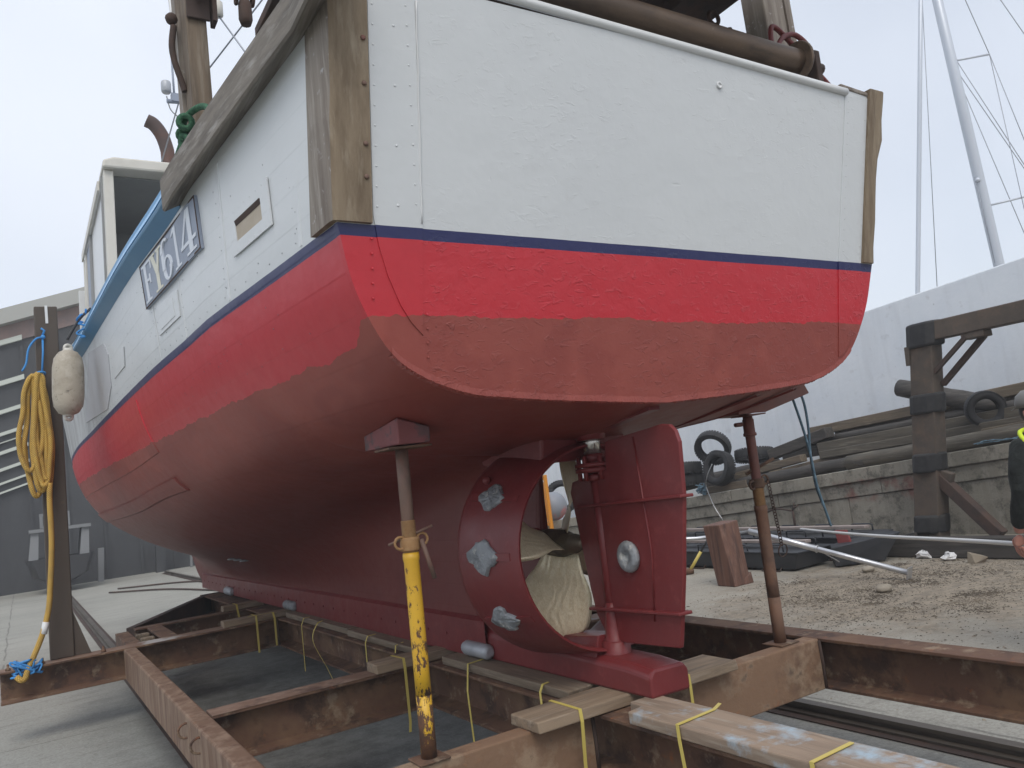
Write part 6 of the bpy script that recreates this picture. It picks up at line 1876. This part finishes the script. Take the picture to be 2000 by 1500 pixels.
# jacket with baggy creased sleeve, trousers, vest
jn = [(q(0, 0, .78), (.205, .17)), (q(0, 0, .92), (.205, .17)), (q(.01, 0, 1.10), (.19, .16)), (q(.0, 0, 1.32), (.195, .15)), (q(-.01, 0, 1.44), (.145, .115)), (q(.01, 0, 1.49), .075)]
je = [(0, 1), (1, 2), (2, 3), (3, 4), (4, 5)]
for sg in (1, -1):
    i0 = len(jn)
    L_ = [(q(-.02, .21 * sg, 1.41), .085), (q(-.045, .26 * sg, 1.30), .082), (q(-.02, .275 * sg, 1.22), .072), (q(-.05, .28 * sg, 1.14), .078), (q(-.01, .275 * sg, 1.07), .070), (q(.02, .28 * sg, 1.00), .070), (q(.05, .275 * sg, .94), .058), (q(.085, .27 * sg, .875), .050)]
    for k, nd in enumerate(L_):
        jn.append(nd); je.append((4 if k == 0 else i0 + k - 1, i0 + k))
skin_obj('jacket', jn, je, 'black_cloth')
tn = [(q(0, 0, .93), (.185, .155))]; te = []
for sg in (1, -1):
    i0 = len(tn)
    for k, nd in enumerate([(q(.0, .10 * sg, .80), .115), (q(.03 * sg, .11 * sg, .50), .085), (q(-.02 + .06 * sg, .11 * sg, .28), .080), (q(-.04 + .08 * sg, .11 * sg, .10), .072)]):
        tn.append(nd); te.append((0 if k == 0 else i0 + k - 1, i0 + k))
skin_obj('trousers', tn, te, 'dark_cloth')
vn = [(q(0, 0, 1.02), (.205, .172)), (q(.01, 0, 1.15), (.205, .172)), (q(.0, 0, 1.33), (.21, .165)), (q(-.01, 0, 1.45), (.155, .125))]
skin_obj('vest', vn, [(0, 1), (1, 2), (2, 3)], 'hivis')
m = MB()
for sg in (1, -1):
    m.tube(spline([q(.06, .09 * sg, 1.53), q(.0, .19 * sg, 1.515), q(-.06, .225 * sg, 1.47), q(-.11, .215 * sg, 1.40)], 5), .015, 8)
m.v = [(a + 5.945, b + 2.89, c) for a, b, c in m.v]
m.build('vest_strap', 'hivis', wk)
m = MB()
for z in (1.12, 1.24):
    m.torus((5.945, 2.89, z), (0, 0, 1), .195, .02, 24, 6, sq=1.5)
m.build('reflective_band', 'greyvest', wk)
# hands with five fingers, closed lightly
for sg in (1, -1):
    hb = Vector(q(.105, .262 * sg, .835))
    hn = [(tuple(hb), (.030, .022)), (tuple(hb + Vector((0, 0, -.05)) + f_ * .012), (.040, .017)), (tuple(hb + Vector((0, 0, -.085)) + f_ * .018), (.041, .016))]
    he = [(0, 1), (1, 2)]
    skin_obj('palm', hn, he, 'skin', 2)
    m = MB()
    for k, (o_f, ln) in enumerate(((.034, .072), (.012, .080), (-.010, .075), (-.031, .058))):
        a = hb + Vector((0, 0, -.085)) + f_ * (.018 + o_f)
        pts = [a, a + Vector((0, 0, -ln * .45)) + s_ * (-.006 * sg), a + Vector((0, 0, -ln * .8)) + s_ * (-.022 * sg), a + Vector((0, 0, -ln)) + s_ * (-.040 * sg)]
        m.tube(spline(pts, 4), .009, 8, rs=[.0095] * 5 + [.009] * 5 + [.0075, .007, .005])
    a = hb + Vector((0, 0, -.03)) + f_ * .040
    m.tube(spline([a, a + f_ * .025 + Vector((0, 0, -.025)), a + f_ * .032 + Vector((0, 0, -.06)) - s_ * .012 * sg], 4), .010, 8, rs=[.012] * 4 + [.010] * 4 + [.006])
    m.v = [(p[0] + 5.945, p[1] + 2.89, p[2]) for p in m.v]
    m.build('fingers', 'skin', wk)
    m = MB().hexa([tuple(Vector(q(-.10 + .08 * sg, .07 * sg, 0)) + Vector((5.945, 2.89, .004))), tuple(Vector(q(.17 + .08 * sg, .07 * sg, 0)) + Vector((5.945, 2.89, .004))), tuple(Vector(q(.17 + .08 * sg, .16 * sg, 0)) + Vector((5.945, 2.89, .004))), tuple(Vector(q(-.10 + .08 * sg, .16 * sg, 0)) + Vector((5.945, 2.89, .004)))],
                  [tuple(Vector(q(-.09 + .08 * sg, .075 * sg, .13)) + Vector((5.945, 2.89, 0))), tuple(Vector(q(.10 + .08 * sg, .08 * sg, .09)) + Vector((5.945, 2.89, 0))), tuple(Vector(q(.10 + .08 * sg, .15 * sg, .09)) + Vector((5.945, 2.89, 0))), tuple(Vector(q(-.09 + .08 * sg, .155 * sg, .13)) + Vector((5.945, 2.89, 0)))])
    m.build('boot', 'boot', wk, bevel=.02)
# hair, face and cap
m = MB()
m.ball(q(.035, 0, 1.655), .112, 16, 12, (1, 1, 1.05)); m.v = [(a + 5.945, b + 2.89, c) for a, b, c in m.v if True]
m.build('hair', 'boot', wk)
m = MB()
m.ball(q(.15, 0, 1.625), .022, 8, 6, (1, .8, 1.3)); m.v = [(a + 5.945, b + 2.89, c) for a, b, c in m.v]
m.build('nose', 'skin', wk)
m = MB()
for sg in (1, -1):
    m.ball(q(.128, .034 * sg, 1.655), .011, 8, 6)
m.v = [(a + 5.945, b + 2.89, c) for a, b, c in m.v]
m.build('eyes', 'grille', wk)
m = MB()
for sg in (1, -1):
    m.ball(q(.03, .098 * sg, 1.635), .026, 8, 6, (.7, .6, 1.3))
m.v = [(a + 5.945, b + 2.89, c) for a, b, c in m.v]
m.build('ears', 'skin', wk)
m = MB()
m.lathe([(.118, 0), (.122, .03), (.11, .08), (.07, .115), (.01, .125)], q(.045, 0, 1.675), (0, 0, 1), 20)
m.quad_strip([[q(.13, -.075, 1.685), q(.13, -.03, 1.70), q(.13, .03, 1.70), q(.13, .075, 1.685)], [q(.215, -.055, 1.665), q(.235, -.02, 1.675), q(.235, .02, 1.675), q(.215, .055, 1.665)]], False, True)
m.v = [(a + 5.945, b + 2.89, c) for a, b, c in m.v]
m.build('cap', 'greyvest', wk, solid=.004)

# ------------------------------------------------------------------ air
HAZE = .0036
if HAZE:
    m = MB().box(-60, 60, -40, 60, -1, 24)
    MT['haze'] = bpy.data.materials.new('haze_air')
    MT['haze'].use_nodes = True
    nt = MT['haze'].node_tree
    for n in list(nt.nodes):
        nt.nodes.remove(n)
    out_ = nt.nodes.new('ShaderNodeOutputMaterial')
    pv = nt.nodes.new('ShaderNodeVolumePrincipled')
    pv.inputs['Color'].default_value = (0.90, 0.93, 0.97, 1)
    pv.inputs['Density'].default_value = HAZE
    nt.links.new(pv.outputs[0], out_.inputs['Volume'])
    stuff(m.build('haze', 'haze', keep=True))

for o in bpy.data.objects:
    for k in ('base', 'local'):
        if k in o:
            del o[k]
